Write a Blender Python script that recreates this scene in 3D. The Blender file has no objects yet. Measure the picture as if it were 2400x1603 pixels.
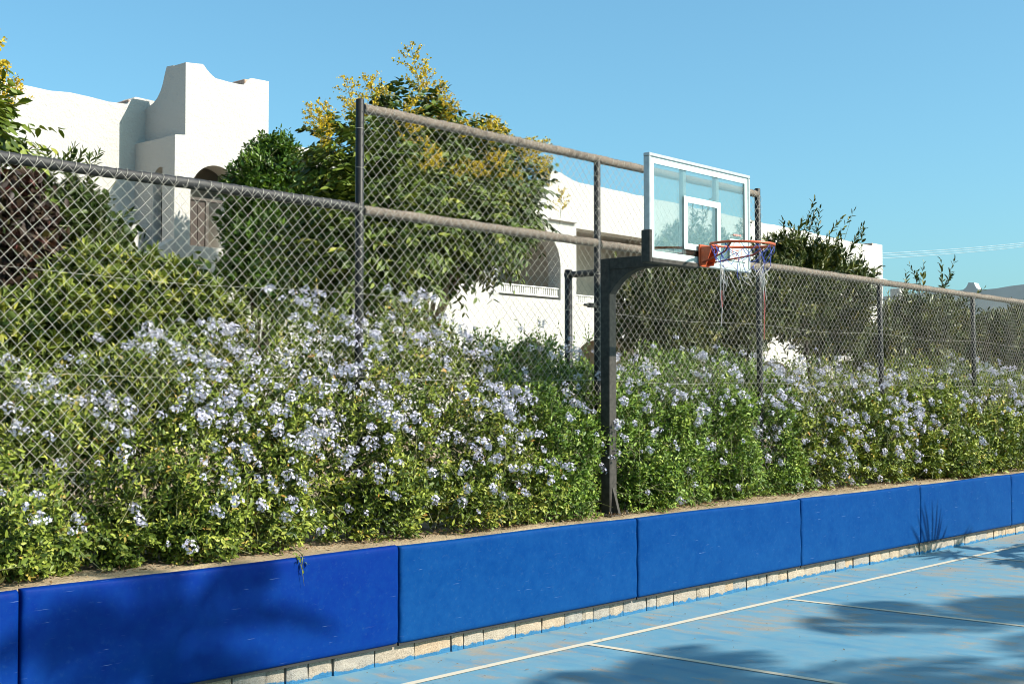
import bpy, math
import numpy as np
from mathutils import Vector, Matrix
from mathutils.geometry import tessellate_polygon

rng = np.random.default_rng(7)
SC = bpy.context.scene
COL = SC.collection
PI = math.pi

# ------------------------------------------------------------------ camera
PITCH, YAW = math.radians(2.355), math.radians(41.4485)     # yaw measured from +X (along the wall)
EYE = Vector((0.0, 0.0, 1.8))
fwd = Vector((math.cos(YAW) * math.cos(PITCH), math.sin(YAW) * math.cos(PITCH), math.sin(PITCH)))
rgt = Vector((math.sin(YAW), -math.cos(YAW), 0.0))
upv = rgt.cross(fwd)
cam_d = bpy.data.cameras.new('camera')
cam_d.sensor_width = 36.0
cam_d.lens = 3100.0 / 2400.0 * 36.0
cam_d.clip_start = 0.05
cam_d.clip_end = 2000.0
cam = bpy.data.objects.new('camera', cam_d)
COL.objects.link(cam)
cam.matrix_world = Matrix(((rgt.x, upv.x, -fwd.x, EYE.x), (rgt.y, upv.y, -fwd.y, EYE.y),
                           (rgt.z, upv.z, -fwd.z, EYE.z), (0, 0, 0, 1)))
SC.camera = cam

# ------------------------------------------------------------------ sky and sun
SUN_EL = math.radians(36.0)
SUN_AZ = math.radians(23.0)                                   # from -Y towards +X
to_sun = Vector((math.sin(SUN_AZ) * math.cos(SUN_EL), -math.cos(SUN_AZ) * math.cos(SUN_EL), math.sin(SUN_EL)))
world = bpy.data.worlds.new('World')
SC.world = world
world.use_nodes = True
wn = world.node_tree
wn.nodes.clear()
sky = wn.nodes.new('ShaderNodeTexSky')
sky.sky_type = 'NISHITA'
sky.sun_disc = False
sky.sun_elevation = SUN_EL
sky.sun_rotation = math.atan2(to_sun.x, to_sun.y)
sky.altitude = 0.0
sky.air_density = 1.0
sky.dust_density = 2.0
sky.ozone_density = 3.0
bg = wn.nodes.new('ShaderNodeBackground')
bg.inputs['Strength'].default_value = 0.086
wo = wn.nodes.new('ShaderNodeOutputWorld')
tint = wn.nodes.new('ShaderNodeMix'); tint.data_type = 'RGBA'; tint.blend_type = 'MULTIPLY'
tint.inputs[0].default_value = 1.0
tint.inputs[7].default_value = (0.82, 1.25, 1.23, 1)
even = wn.nodes.new('ShaderNodeMix'); even.data_type = 'RGBA'
even.inputs[0].default_value = 0.12
even.inputs[7].default_value = (1.45, 3.9, 5.6, 1)          # clear-air blue, evens the gradient out
wn.links.new(sky.outputs[0], tint.inputs[6])
wn.links.new(tint.outputs[2], even.inputs[6])
wn.links.new(even.outputs[2], bg.inputs['Color'])
wn.links.new(bg.outputs[0], wo.inputs['Surface'])
sun_d = bpy.data.lights.new('sun', 'SUN')
sun_d.energy = 5.0
sun_d.angle = math.radians(0.53)
sun_d.color = (1.0, 0.94, 0.83)
sun = bpy.data.objects.new('sun', sun_d)
COL.objects.link(sun)
sun.rotation_euler = to_sun.to_track_quat('Z', 'Y').to_euler()
sun.location = (20, -30, 30)
SC.view_settings.view_transform = 'Standard'
SC.view_settings.look = 'None'
SC.view_settings.exposure = 0.95
SC.view_settings.gamma = 1.0
SC.view_settings.use_curve_mapping = False
SC.cycles.max_bounces = 5
SC.cycles.diffuse_bounces = 2
SC.cycles.filter_width = 1.0
SC.cycles.transparent_max_bounces = 12

# ------------------------------------------------------------------ helpers
def empty(name, loc=(0, 0, 0), label=None, cat=None, group=None):
    o = bpy.data.objects.new(name, None)
    o.empty_display_size = 0.2
    o.location = loc
    COL.objects.link(o)
    tag(o, label, cat, group)
    return o

def tag(o, label=None, cat=None, group=None, kind=None):
    if label: o['label'] = label
    if cat: o['category'] = cat
    if group: o['group'] = group
    if kind: o['kind'] = kind
    return o

def link(name, me, mat=None, parent=None, loc=None, kind=None):
    o = bpy.data.objects.new(name, me)
    COL.objects.link(o)
    if mat is not None and len(me.materials) == 0:
        me.materials.append(mat)
    if parent is not None:
        o.parent = parent                      # parents are pure translations: keep world coordinates
        if loc is None:
            p = parent
            off = Vector((0, 0, 0))
            while p is not None:
                off += p.location
                p = p.parent
            o.location = -off
    if loc is not None:
        o.location = loc
    if kind: o['kind'] = kind
    return o

def np_mesh(name, V, Q, rnd=None, smooth=False):
    """V (n,3), Q (m,k) all faces with k corners; rnd = per-vertex float attribute"""
    V = np.asarray(V, dtype=np.float32)
    Q = np.asarray(Q, dtype=np.int32)
    me = bpy.data.meshes.new(name)
    m, k = Q.shape
    me.vertices.add(len(V))
    me.vertices.foreach_set('co', V.ravel())
    me.loops.add(m * k)
    me.loops.foreach_set('vertex_index', Q.ravel())
    me.polygons.add(m)
    me.polygons.foreach_set('loop_start', np.arange(0, m * k, k, dtype=np.int32))
    me.polygons.foreach_set('loop_total', np.full(m, k, dtype=np.int32))
    if smooth:
        me.polygons.foreach_set('use_smooth', np.ones(m, dtype=bool))
    if rnd is not None:
        a = me.attributes.new('rnd', 'FLOAT', 'POINT')
        a.data.foreach_set('value', np.asarray(rnd, dtype=np.float32))
    me.update(calc_edges=True)
    return me

class MB:
    """collects shapes; build() makes them one mesh object"""
    def __init__(self):
        self.v, self.f, self.s = [], [], []
    def add(self, vs, fs, smooth=False):
        b = len(self.v)
        self.v += [tuple(x) for x in vs]
        for q in fs:
            self.f.append(tuple(i + b for i in q))
            self.s.append(smooth)
        return self
    def box(self, x0, x1, y0, y1, z0, z1):
        vs = [(x, y, z) for z in (z0, z1) for y in (y0, y1) for x in (x0, x1)]
        return self.add(vs, [(0, 2, 3, 1), (4, 5, 7, 6), (0, 1, 5, 4), (2, 6, 7, 3), (0, 4, 6, 2), (1, 3, 7, 5)])
    def bbox(self, x0, x1, y0, y1, z0, z1, b=0.004):
        """box with chamfered edges"""
        X, Y, Z = (x0, x1), (y0, y1), (z0, z1)
        vs, idx = [], {}
        for i in (0, 1):
            for j in (0, 1):
                for k in (0, 1):
                    sx, sy, sz = (1 - 2 * i) * b, (1 - 2 * j) * b, (1 - 2 * k) * b
                    for a, p in enumerate(((X[i], Y[j] + sy, Z[k] + sz), (X[i] + sx, Y[j], Z[k] + sz), (X[i] + sx, Y[j] + sy, Z[k]))):
                        idx[i, j, k, a] = len(vs)
                        vs.append(p)
        F = []
        for a in range(3):
            for s in (0, 1):
                o = [q for q in range(3) if q != a]
                loop = []
                for (p, q) in ((0, 0), (1, 0), (1, 1), (0, 1)):
                    c = [0, 0, 0]
                    c[a] = s; c[o[0]] = p; c[o[1]] = q
                    loop.append(idx[c[0], c[1], c[2], a])
                F.append(tuple(loop))
        for a in range(3):
            o = [q for q in range(3) if q != a]
            for p in (0, 1):
                for q in (0, 1):
                    c0 = [0, 0, 0]; c0[o[0]] = p; c0[o[1]] = q
                    c1 = list(c0); c1[a] = 1
                    F.append((idx[tuple(c0) + (o[0],)], idx[tuple(c0) + (o[1],)], idx[tuple(c1) + (o[1],)], idx[tuple(c1) + (o[0],)]))
        for i in (0, 1):
            for j in (0, 1):
                for k in (0, 1):
                    F.append((idx[i, j, k, 0], idx[i, j, k, 1], idx[i, j, k, 2]))
        return self.add(vs, F)
    def tube(self, pts, rad, n=8, cap=True, smooth=True):
        pts = [Vector(p) for p in pts]
        if not hasattr(rad, '__len__'): rad = [rad] * len(pts)
        m = len(pts)
        tang = []
        for i in range(m):
            a, b = pts[max(i - 1, 0)], pts[min(i + 1, m - 1)]
            t = (b - a)
            tang.append(t.normalized() if t.length > 1e-9 else Vector((0, 0, 1)))
        ref = Vector((0, 0, 1)) if abs(tang[0].z) < 0.9 else Vector((1, 0, 0))
        u = tang[0].cross(ref).normalized()
        vs, fs = [], []
        for i in range(m):
            u = (u - tang[i] * u.dot(tang[i]))
            u = u.normalized() if u.length > 1e-9 else tang[i].orthogonal().normalized()
            w = tang[i].cross(u)
            for k in range(n):
                a = 2 * PI * k / n
                vs.append(pts[i] + (u * math.cos(a) + w * math.sin(a)) * rad[i])
        for i in range(m - 1):
            for k in range(n):
                fs.append((i * n + k, i * n + (k + 1) % n, (i + 1) * n + (k + 1) % n, (i + 1) * n + k))
        self.add(vs, fs, smooth)
        if cap:
            b = len(self.v) - len(vs)
            self.f.append(tuple(b + k for k in reversed(range(n)))); self.s.append(False)
            self.f.append(tuple(b + (m - 1) * n + k for k in range(n))); self.s.append(False)
        return self
    def ring(self, c, R, r, axis='Z', n=40, m=8, tilt=0.0):
        pts = []
        for i in range(n):
            a = 2 * PI * i / n
            p = {'Z': Vector((math.cos(a), math.sin(a), 0)), 'Y': Vector((math.cos(a), 0, math.sin(a))), 'X': Vector((0, math.cos(a), math.sin(a)))}[axis]
            pts.append(p)
        ax = {'Z': Vector((0, 0, 1)), 'Y': Vector((0, 1, 0)), 'X': Vector((1, 0, 0))}[axis]
        vs, fs = [], []
        for p in pts:
            for k in range(m):
                b = 2 * PI * k / m
                q = p * (R + r * math.cos(b)) + ax * (r * math.sin(b))
                if tilt: q = Vector((q.x, q.y, q.z + tilt * q.y))
                vs.append(Vector(c) + q)
        for i in range(n):
            for k in range(m):
                fs.append((i * m + k, i * m + (k + 1) % m, ((i + 1) % n) * m + (k + 1) % m, ((i + 1) % n) * m + k))
        return self.add(vs, fs, True)
    def prism(self, loop, holes, fn, d0, d1):
        """polygon with holes in (u,v); fn(u,v,d) -> xyz; solid between depth d0 (front) and d1"""
        loops = [loop] + list(holes)
        tris = tessellate_polygon([[Vector((u, v, 0)) for u, v in L] for L in loops])
        flat = [p for L in loops for p in L]
        vs = [fn(u, v, d0) for u, v in flat] + [fn(u, v, d1) for u, v in flat]
        N = len(flat)
        fs = [tuple(t) for t in tris] + [tuple(N + i for i in reversed(t)) for t in tris]
        b = 0
        for L in loops:
            n = len(L)
            for i in range(n):
                j = (i + 1) % n
                fs.append((b + i, b + j, N + b + j, N + b + i))
            b += n
        return self.add(vs, fs)
    def build(self, name, mat, parent=None, kind=None):
        me = bpy.data.meshes.new(name)
        me.from_pydata([tuple(v) for v in self.v], [], self.f)
        me.polygons.foreach_set('use_smooth', np.array(self.s, dtype=bool))
        me.update()
        import bmesh
        bm = bmesh.new(); bm.from_mesh(me)
        bmesh.ops.recalc_face_normals(bm, faces=bm.faces)
        bm.to_mesh(me); bm.free()
        return link(name, me, mat, parent, kind=kind)

# vectorised value noise
_perm = rng.random((32, 32, 32)).astype(np.float32)
def vnoise(P):
    P = np.asarray(P, dtype=np.float64)
    i = np.floor(P).astype(int); f = P - i
    f = f * f * (3 - 2 * f)
    out = 0
    for dx in (0, 1):
        for dy in (0, 1):
            for dz in (0, 1):
                w = (f[:, 0] if dx else 1 - f[:, 0]) * (f[:, 1] if dy else 1 - f[:, 1]) * (f[:, 2] if dz else 1 - f[:, 2])
                out = out + w * _perm[(i[:, 0] + dx) % 32, (i[:, 1] + dy) % 32, (i[:, 2] + dz) % 32]
    return out

def unit(a):
    return a / np.maximum(np.linalg.norm(a, axis=-1, keepdims=True), 1e-9)

# ------------------------------------------------------------------ materials
class NT:
    def __init__(self, name):
        self.m = bpy.data.materials.new(name)
        self.m.use_nodes = True
        self.t = self.m.node_tree
        self.b = self.t.nodes['Principled BSDF']
        self.out = self.t.nodes['Material Output']
    def n(self, typ, **kw):
        nd = self.t.nodes.new(typ)
        for k, v in kw.items():
            if hasattr(nd, k): setattr(nd, k, v)
            else: nd.inputs[k.replace('_', ' ')].default_value = v
        return nd
    def l(self, a, b): self.t.links.new(a, b)
    def coord(self, kind='Object', scale=(1, 1, 1)):
        tc = self.n('ShaderNodeTexCoord')
        mp = self.n('ShaderNodeMapping')
        mp.inputs['Scale'].default_value = scale
        self.l(tc.outputs[kind], mp.inputs['Vector'])
        return mp.outputs[0]
    def noise(self, vec, scale, detail=3, rough=0.55):
        nd = self.n('ShaderNodeTexNoise')
        nd.inputs['Scale'].default_value = scale
        nd.inputs['Detail'].default_value = detail
        nd.inputs['Roughness'].default_value = rough
        if vec is not None: self.l(vec, nd.inputs['Vector'])
        return nd.outputs['Fac']
    def ramp(self, fac, stops, interp='LINEAR'):
        nd = self.n('ShaderNodeValToRGB')
        cr = nd.color_ramp
        cr.interpolation = interp
        while len(cr.elements) < len(stops): cr.elements.new(0.5)
        for e, (p, c) in zip(cr.elements, stops):
            e.position = p
            e.color = (c, c, c, 1) if not hasattr(c, '__len__') else (c[0], c[1], c[2], 1)
        self.l(fac, nd.inputs['Fac'])
        return nd.outputs['Color']
    def mix(self, fac, a, b, blend='MIX'):
        nd = self.n('ShaderNodeMix', data_type='RGBA', blend_type=blend)
        for sock, val in ((nd.inputs[0], fac), (nd.inputs[6], a), (nd.inputs[7], b)):
            if hasattr(val, 'is_output') or isinstance(val, bpy.types.NodeSocket): self.l(val, sock)
            elif hasattr(val, '__len__'): sock.default_value = (val[0], val[1], val[2], 1)
            else: sock.default_value = val
        return nd.outputs[2]
    def math(self, op, a, b=0.0, clamp=False):
        nd = self.n('ShaderNodeMath', operation=op, use_clamp=clamp)
        for i, val in enumerate((a, b)):
            if isinstance(val, bpy.types.NodeSocket): self.l(val, nd.inputs[i])
            else: nd.inputs[i].default_value = val
        return nd.outputs[0]
    def bump(self, h, strength=0.3, dist=0.01):
        nd = self.n('ShaderNodeBump')
        nd.inputs['Strength'].default_value = strength
        nd.inputs['Distance'].default_value = dist
        self.l(h, nd.inputs['Height'])
        self.l(nd.outputs[0], self.b.inputs['Normal'])
    def base(self, c):
        s = self.b.inputs['Base Color']
        if isinstance(c, bpy.types.NodeSocket): self.l(c, s)
        else: s.default_value = (c[0], c[1], c[2], 1)
    def set(self, **kw):
        for k, v in kw.items():
            s = self.b.inputs[k.replace('_', ' ')]
            if isinstance(v, bpy.types.NodeSocket): self.l(v, s)
            else: s.default_value = v
        return self

def plain(name, col, rough=0.5, metal=0.0, var=0.25, scale=30, bump=0.0, spec=0.5):
    t = NT(name)
    v = t.coord('Object')
    nz = t.noise(v, scale, 4)
    dark = tuple(c * (1 - var) for c in col)
    lite = tuple(min(1, c * (1 + var)) for c in col)
    t.base(t.ramp(nz, [(0.3, dark), (0.7, lite)]))
    t.set(Roughness=rough, Metallic=metal)
    t.b.inputs['Specular IOR Level'].default_value = spec
    if bump: t.bump(t.noise(v, scale * 3, 3), bump, 0.004)
    return t.m

def leaf_mat(name, stops, trans=0.3, rough=0.5, tint=(1.25, 1.2, 0.5), spec=0.28):
    t = NT(name)
    at = t.n('ShaderNodeAttribute', attribute_name='rnd')
    col = t.ramp(at.outputs['Fac'], stops)
    t.base(col)
    t.set(Roughness=rough)
    t.b.inputs['Specular IOR Level'].default_value = spec
    tr = t.n('ShaderNodeBsdfTranslucent')
    t.l(t.mix(1.0, col, tint, 'MULTIPLY'), tr.inputs['Color'])
    ms = t.n('ShaderNodeMixShader')
    ms.inputs[0].default_value = trans
    t.l(t.b.outputs[0], ms.inputs[1]); t.l(tr.outputs[0], ms.inputs[2])
    t.l(ms.outputs[0], t.out.inputs['Surface'])
    return t.m

def make_materials():
    M = {}
    # painted court: light blue acrylic, worn through to tan concrete
    t = NT('court_paint'); v = t.coord('Object')
    big = t.noise(v, 0.5, 4); mid = t.noise(t.coord('Object', (2.2, 0.9, 1)), 3.2, 6, 0.62); fine = t.noise(v, 60, 3)
    blue = t.ramp(big, [(0.3, (0.06729, 0.194, 0.285)), (0.5, (0.09109, 0.2138, 0.2929)), (0.72, (0.1267, 0.2256, 0.285))])
    blue = t.mix(t.ramp(t.noise(v, 7, 5), [(0.4, 0.0), (0.75, 0.55)]), blue, (0.1504, 0.2217, 0.2613))
    blue = t.mix(t.ramp(t.noise(t.coord('Object', (3.0, 0.7, 1)), 1.6, 5), [(0.52, 0.0), (0.7, 0.6)]), blue, (0.03167, 0.1465, 0.2613))
    wear = t.math('ADD', t.math('MULTIPLY', mid, 0.62), t.math('MULTIPLY', big, 0.38))
    wear = t.math('ADD', wear, t.math('MULTIPLY', fine, 0.06))
    tan = t.ramp(fine, [(0.3, (0.19, 0.1663, 0.1307)), (0.7, (0.285, 0.2375, 0.1742))])
    t.base(t.mix(t.ramp(wear, [(0.55, 0.0), (0.63, 0.75)]), blue, tan))
    t.set(Roughness=0.62); t.bump(fine, 0.25, 0.004); M['court'] = t.m
    # painted line, worn
    t = NT('line_paint'); v = t.coord('Object')
    w = t.noise(v, 9, 6, 0.65)
    t.base(t.mix(t.ramp(w, [(0.60, 0.0), (0.70, 0.75)]), (0.475, 0.4196, 0.3246), (0.1742, 0.2692, 0.3246)))
    t.set(Roughness=0.6); M['line'] = t.m
    # sandy planter soil
    t = NT('sand'); v = t.coord('Object')
    a = t.noise(v, 2.5, 5); b = t.noise(v, 70, 4, 0.7)
    c = t.ramp(a, [(0.3, (0.285, 0.2058, 0.1188)), (0.7, (0.3959, 0.3008, 0.19))])
    c = t.mix(t.ramp(b, [(0.52, 0.0), (0.68, 0.75)]), c, (0.1029, 0.07125, 0.03958))
    t.base(c); t.set(Roughness=0.9); t.bump(b, 0.8, 0.02); M['sand'] = t.m
    # rough concrete blocks with court paint slopped along the foot
    t = NT('block_stone'); v = t.coord('Object')
    oi = t.n('ShaderNodeObjectInfo')
    geo = t.n('ShaderNodeNewGeometry')
    sx = t.n('ShaderNodeSeparateXYZ'); t.l(geo.outputs['Position'], sx.inputs[0])
    g = t.noise(v, 120, 4, 0.7); g2 = t.noise(v, 11, 4)
    tone = t.ramp(oi.outputs['Random'], [(0.0, (0.4117, 0.2929, 0.1821)), (0.35, (0.3959, 0.3325, 0.2533)), (0.6, (0.285, 0.2692, 0.2454)), (0.8, (0.4354, 0.3325, 0.2217)), (1.0, (0.3325, 0.285, 0.2296))])
    tone = t.mix(t.ramp(g, [(0.35, 0.7), (0.6, 0.0)]), tone, (0.1267, 0.095, 0.06334))
    tone = t.mix(t.ramp(g2, [(0.5, 0.0), (0.8, 0.4)]), tone, (0.4909, 0.4354, 0.3483))
    lvl = t.math('ADD', sx.outputs['Z'], t.math('MULTIPLY', t.noise(geo.outputs['Position'], 9, 5), -0.09))
    lvl = t.math('ADD', lvl, t.math('MULTIPLY', t.noise(geo.outputs['Position'], 60, 3), -0.02))
    t.base(t.mix(t.ramp(t.math('ADD', lvl, 0.5), [(0.470, 1.0), (0.475, 0.0)]), tone, (0.01979, 0.1346, 0.2692)))
    t.set(Roughness=0.9); t.bump(t.math('ADD', t.math('MULTIPLY', g, 0.6), g2), 0.9, 0.015); M['stone'] = t.m
    # pads: blue vinyl, newer and sun-faded
    for key, base, hi, amt in (('pad_new', (0.0006, 0.016, 0.135), (0.002, 0.036, 0.165), 0.5), ('pad_old', (0.0004, 0.030, 0.135), (0.004, 0.048, 0.165), 0.8)):
        t = NT(key); v = t.coord('Object')
        oi = t.n('ShaderNodeObjectInfo')
        sh = t.n('ShaderNodeVectorMath', operation='ADD')
        cx = t.n('ShaderNodeCombineXYZ'); t.l(t.math('MULTIPLY', oi.outputs['Random'], 40.0), cx.inputs[0])
        t.l(v, sh.inputs[0]); t.l(cx.outputs[0], sh.inputs[1]); p = sh.outputs[0]
        sep = t.n('ShaderNodeSeparateXYZ'); t.l(v, sep.inputs[0])
        cloud = t.math('ADD', t.math('MULTIPLY', t.noise(p, 3.6, 8, 0.72), 0.6), t.math('MULTIPLY', t.noise(p, 17, 6, 0.7), 0.4))
        low = t.math('MULTIPLY', t.math('SUBTRACT', 0.66, sep.outputs['Z']), 0.22)
        m = t.ramp(t.math('ADD', cloud, low), [(0.44, 0.0), (0.70, amt)])
        c = t.mix(m, base, hi)
        c = t.mix(t.ramp(t.noise(p, 30, 6, 0.75), [(0.56, 0.0), (0.76, amt * 0.7)]), c, (0.022, 0.070, 0.175))
        for ang, sc1, sc2, th in ((0.5, 4, 150, 0.69), (-0.9, 5, 130, 0.70), (1.45, 3, 170, 0.70)):
            mp = t.n('ShaderNodeMapping'); mp.inputs['Rotation'].default_value = (0, ang, 0); mp.inputs['Scale'].default_value = (sc1, 1, sc2)
            t.l(p, mp.inputs['Vector'])
            s = t.ramp(t.noise(mp.outputs[0], 1.0, 2), [(th, 0.0), (th + 0.03, 1.0)])
            gate = t.ramp(t.noise(p, 2.6 + ang, 2), [(0.54, 0.0), (0.62, 0.7)])
            c = t.mix(t.math('MULTIPLY', s, gate), c, (0.16, 0.24, 0.40))
        t.base(c)
        t.set(Roughness=t.math('ADD', 0.42, t.math('MULTIPLY', cloud, 0.25)))
        t.b.inputs['Specular IOR Level'].default_value = 0.04
        t.bump(t.math('ADD', t.noise(p, 240, 2), t.math('MULTIPLY', t.noise(p, 5, 3), 5.0)), 0.10, 0.004)
        M[key] = t.m
    M['black_edge'] = plain('black_edge', (0.014, 0.013, 0.013), 0.7)
    # stucco
    t = NT('white_stucco'); v = t.coord('Object')
    a = t.noise(v, 0.35, 4); b = t.noise(v, 9, 5, 0.6); cc = t.noise(v, 2.2, 4)
    c = t.ramp(a, [(0.3, (0.405, 0.387, 0.36)), (0.7, (0.44, 0.425, 0.40))])
    c = t.mix(t.ramp(cc, [(0.55, 0.0), (0.85, 0.22)]), c, (0.355, 0.325, 0.28))
    t.base(c); t.set(Roughness=0.92); t.b.inputs['Specular IOR Level'].default_value = 0.15
    t.bump(t.math('ADD', t.math('MULTIPLY', t.noise(v, 22, 4, 0.65), 0.8), b), 0.7, 0.035); M['stucco'] = t.m
    M['inner'] = plain('shade_beige_plaster', (0.45, 0.396, 0.324), 0.9, var=0.08, scale=2)  # inner walls: the beige look of shaded white plaster is put into the colour
    M['brick_brown'] = plain('brick_brown_edge', (0.342, 0.234, 0.18), 0.95, var=0.4, scale=14, bump=0.5)  # brick-brown tone of the parapet stops
    M['shade_blue_stucco'] = plain('stucco_in_blue_shade', (0.414, 0.459, 0.468), 0.92, var=0.06, scale=1.2, bump=0.2)  # end wall facing away from the sun: its bluish shade is in the colour
    M['wood'] = plain('brown_shutter', (0.028, 0.014, 0.007), 0.6, var=0.3, scale=6)
    M['frame_dark'] = plain('dark_frame', (0.045, 0.0315, 0.0225), 0.5)
    M['white_paint'] = plain('white_paint', (0.594, 0.576, 0.54), 0.5, var=0.05)
    t = NT('window_glass'); t.base((0.009, 0.0108, 0.0099)); t.set(Roughness=0.12); t.b.inputs['Specular IOR Level'].default_value = 0.12; M['glass_dark'] = t.m
    # fence
    M['pvc'] = plain('black_pvc', (0.0108, 0.0099, 0.009), 0.5, var=0.4, scale=40, bump=0.15, spec=0.3)
    t = NT('foam_black'); v = t.coord('Object')
    a = t.noise(v, 60, 5, 0.7); b = t.noise(v, 7, 4)
    t.base(t.mix(t.ramp(b, [(0.45, 0.0), (0.75, 0.6)]), t.ramp(a, [(0.3, (0.0072, 0.0063, 0.0063)), (0.75, (0.0315, 0.027, 0.0243))]), (0.045, 0.0378, 0.0315)))
    t.set(Roughness=0.55); t.bump(a, 0.8, 0.006); M['foam_black'] = t.m
    t = NT('foam_worn'); v = t.coord('Object')
    a = t.noise(t.coord('Object', (1, 1, 1)), 110, 5, 0.75); b = t.noise(v, 9, 5, 0.65)
    c = t.ramp(a, [(0.28, (0.0405, 0.0306, 0.0243)), (0.5, (0.198, 0.1575, 0.126)), (0.75, (0.36, 0.3015, 0.2475))])
    c = t.mix(t.ramp(b, [(0.56, 0.0), (0.70, 0.75)]), c, (0.054, 0.045, 0.0405))
    t.base(c); t.set(Roughness=0.97); t.b.inputs['Specular IOR Level'].default_value = 0.1
    t.bump(a, 1.0, 0.012); M['foam_worn'] = t.m
    M['fuzz'] = plain('foam_fibre', (0.306, 0.252, 0.2025), 0.95, var=0.4, scale=90)
    M['wire'] = plain('galvanised_wire', (0.36, 0.33, 0.28), 0.6, 0.0, var=0.25, scale=60)
    # hoop
    M['steel_black'] = plain('black_painted_steel', (0.048, 0.043, 0.037), 0.6, var=0.3, scale=25, bump=0.1, spec=0.15)
    M['alu'] = plain('aluminium', (0.45, 0.45, 0.441), 0.38, 0.55, var=0.12, scale=25)
    M['orange'] = plain('orange_steel', (0.45, 0.0675, 0.0144), 0.40, var=0.25, scale=35)
    M['red_rod'] = plain('dark_red_rod', (0.234, 0.0315, 0.0108), 0.45, var=0.25, scale=30)
    M['glass_paint'] = plain('glass_marking', (0.45, 0.54, 0.504), 0.30, var=0.05, scale=5)
    M['logo_red'] = plain('faded_red_print', (0.558, 0.18, 0.144), 0.5)
    t = NT('board_glass')
    tr = t.n('ShaderNodeBsdfTransparent'); tr.inputs['Color'].default_value = (0.93, 0.975, 0.96, 1)
    gl = t.n('ShaderNodeBsdfGlossy'); gl.inputs['Roughness'].default_value = 0.02
    df = t.n('ShaderNodeBsdfDiffuse'); df.inputs['Color'].default_value = (0.45, 0.52, 0.48, 1)
    fr = t.n('ShaderNodeFresnel'); fr.inputs['IOR'].default_value = 1.5
    m1 = t.n('ShaderNodeMixShader'); t.l(t.ramp(t.noise(t.coord('Object'), 14, 4), [(0.3, 0.0), (0.75, 0.03)]), m1.inputs[0])
    t.l(tr.outputs[0], m1.inputs[1]); t.l(df.outputs[0], m1.inputs[2])
    m2 = t.n('ShaderNodeMixShader'); t.l(t.math('MULTIPLY', fr.outputs[0], 0.6), m2.inputs[0]); t.l(m1.outputs[0], m2.inputs[1]); t.l(gl.outputs[0], m2.inputs[2])
    t.l(m2.outputs[0], t.out.inputs['Surface']); M['board_glass'] = t.m
    M['net_blue'] = plain('net_blue', (0.0495, 0.0765, 0.324), 0.85)
    M['net_white'] = plain('net_white', (0.45, 0.414, 0.387), 0.85)
    M['net_red'] = plain('net_red', (0.405, 0.108, 0.09), 0.85)
    # plants
    M['plumbago'] = leaf_mat('plumbago_leaf', [(0.0, (0.0225, 0.0432, 0.0045)), (0.35, (0.081, 0.117, 0.0126)), (0.7, (0.2205, 0.2565, 0.0324)), (0.93, (0.333, 0.342, 0.0675)), (1.0, (0.306, 0.162, 0.036))], 0.09)
    M['plumbago_green'] = leaf_mat('plumbago_leaf_green', [(0.0, (0.0198, 0.0495, 0.0054)), (0.4, (0.072, 0.1305, 0.0126)), (0.8, (0.1845, 0.2655, 0.0324)), (1.0, (0.288, 0.333, 0.063))], 0.09)
    M['petal'] = leaf_mat('plumbago_petal', [(0.0, (0.38, 0.37, 0.51)), (0.5, (0.51, 0.49, 0.60)), (1.0, (0.62, 0.59, 0.63))], 0.25, 0.6, (1, 1, 1), 0.1)
    M['golden'] = leaf_mat('golden_rain_leaf', [(0.0, (0.02, 0.0368, 0.0048)), (0.5, (0.076, 0.112, 0.0112)), (0.85, (0.168, 0.196, 0.024)), (1.0, (0.24, 0.24, 0.032))], 0.10)
    M['panicle'] = leaf_mat('golden_rain_flower', [(0.0, (0.36, 0.26, 0.012)), (0.5, (0.56, 0.40, 0.02)), (0.8, (0.58, 0.43, 0.07)), (1.0, (0.50, 0.34, 0.12))], 0.3, 0.7, (1.1, 1, 0.7), 0.1)
    M['ficus'] = leaf_mat('ficus_leaf', [(0.0, (0.0165, 0.0435, 0.006)), (0.5, (0.045, 0.09375, 0.0105)), (1.0, (0.105, 0.165, 0.01875))], 0.22, 0.3)
    M['pitto'] = leaf_mat('pittosporum_leaf', [(0.0, (0.03825, 0.06375, 0.0102)), (0.45, (0.102, 0.1318, 0.017)), (0.85, (0.2295, 0.2465, 0.02975)), (1.0, (0.323, 0.306, 0.051))], 0.09)
    M['privet'] = leaf_mat('privet_leaf', [(0.0, (0.024, 0.0416, 0.0096)), (0.6, (0.056, 0.08, 0.016)), (1.0, (0.128, 0.152, 0.04))], 0.22, 0.35)
    M['purple'] = leaf_mat('purple_leaf', [(0.0, (0.0128, 0.0064, 0.0048)), (0.5, (0.0336, 0.0176, 0.0112)), (0.75, (0.068, 0.0416, 0.0224)), (0.88, (0.096, 0.016, 0.0144)), (1.0, (0.08, 0.104, 0.024))], 0.2, 0.5, (1.2, 0.8, 0.7))
    M['myrtle'] = leaf_mat('myrtle_leaf', [(0.0, (0.0165, 0.0297, 0.00528)), (0.5, (0.0462, 0.0627, 0.01056)), (0.85, (0.1056, 0.1122, 0.02112)), (1.0, (0.1716, 0.1518, 0.033))], 0.08, 0.4)
    M['palm'] = leaf_mat('palm_leaf', [(0.0, (0.03, 0.06, 0.015)), (1.0, (0.09, 0.13, 0.03))], 0.12)
    M['dry'] = leaf_mat('dry_leaf', [(0.0, (0.10, 0.055, 0.025)), (0.6, (0.26, 0.17, 0.09)), (1.0, (0.40, 0.32, 0.20))], 0.1, 0.9, (1, 1, 1), 0.1)
    M['bark'] = plain('bark', (0.20, 0.135, 0.085), 0.9, var=0.45, scale=22, bump=0.8)
    M['bark_dark'] = plain('bark_dark', (0.055, 0.042, 0.032), 0.9, var=0.45, scale=25, bump=0.6)
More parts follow.
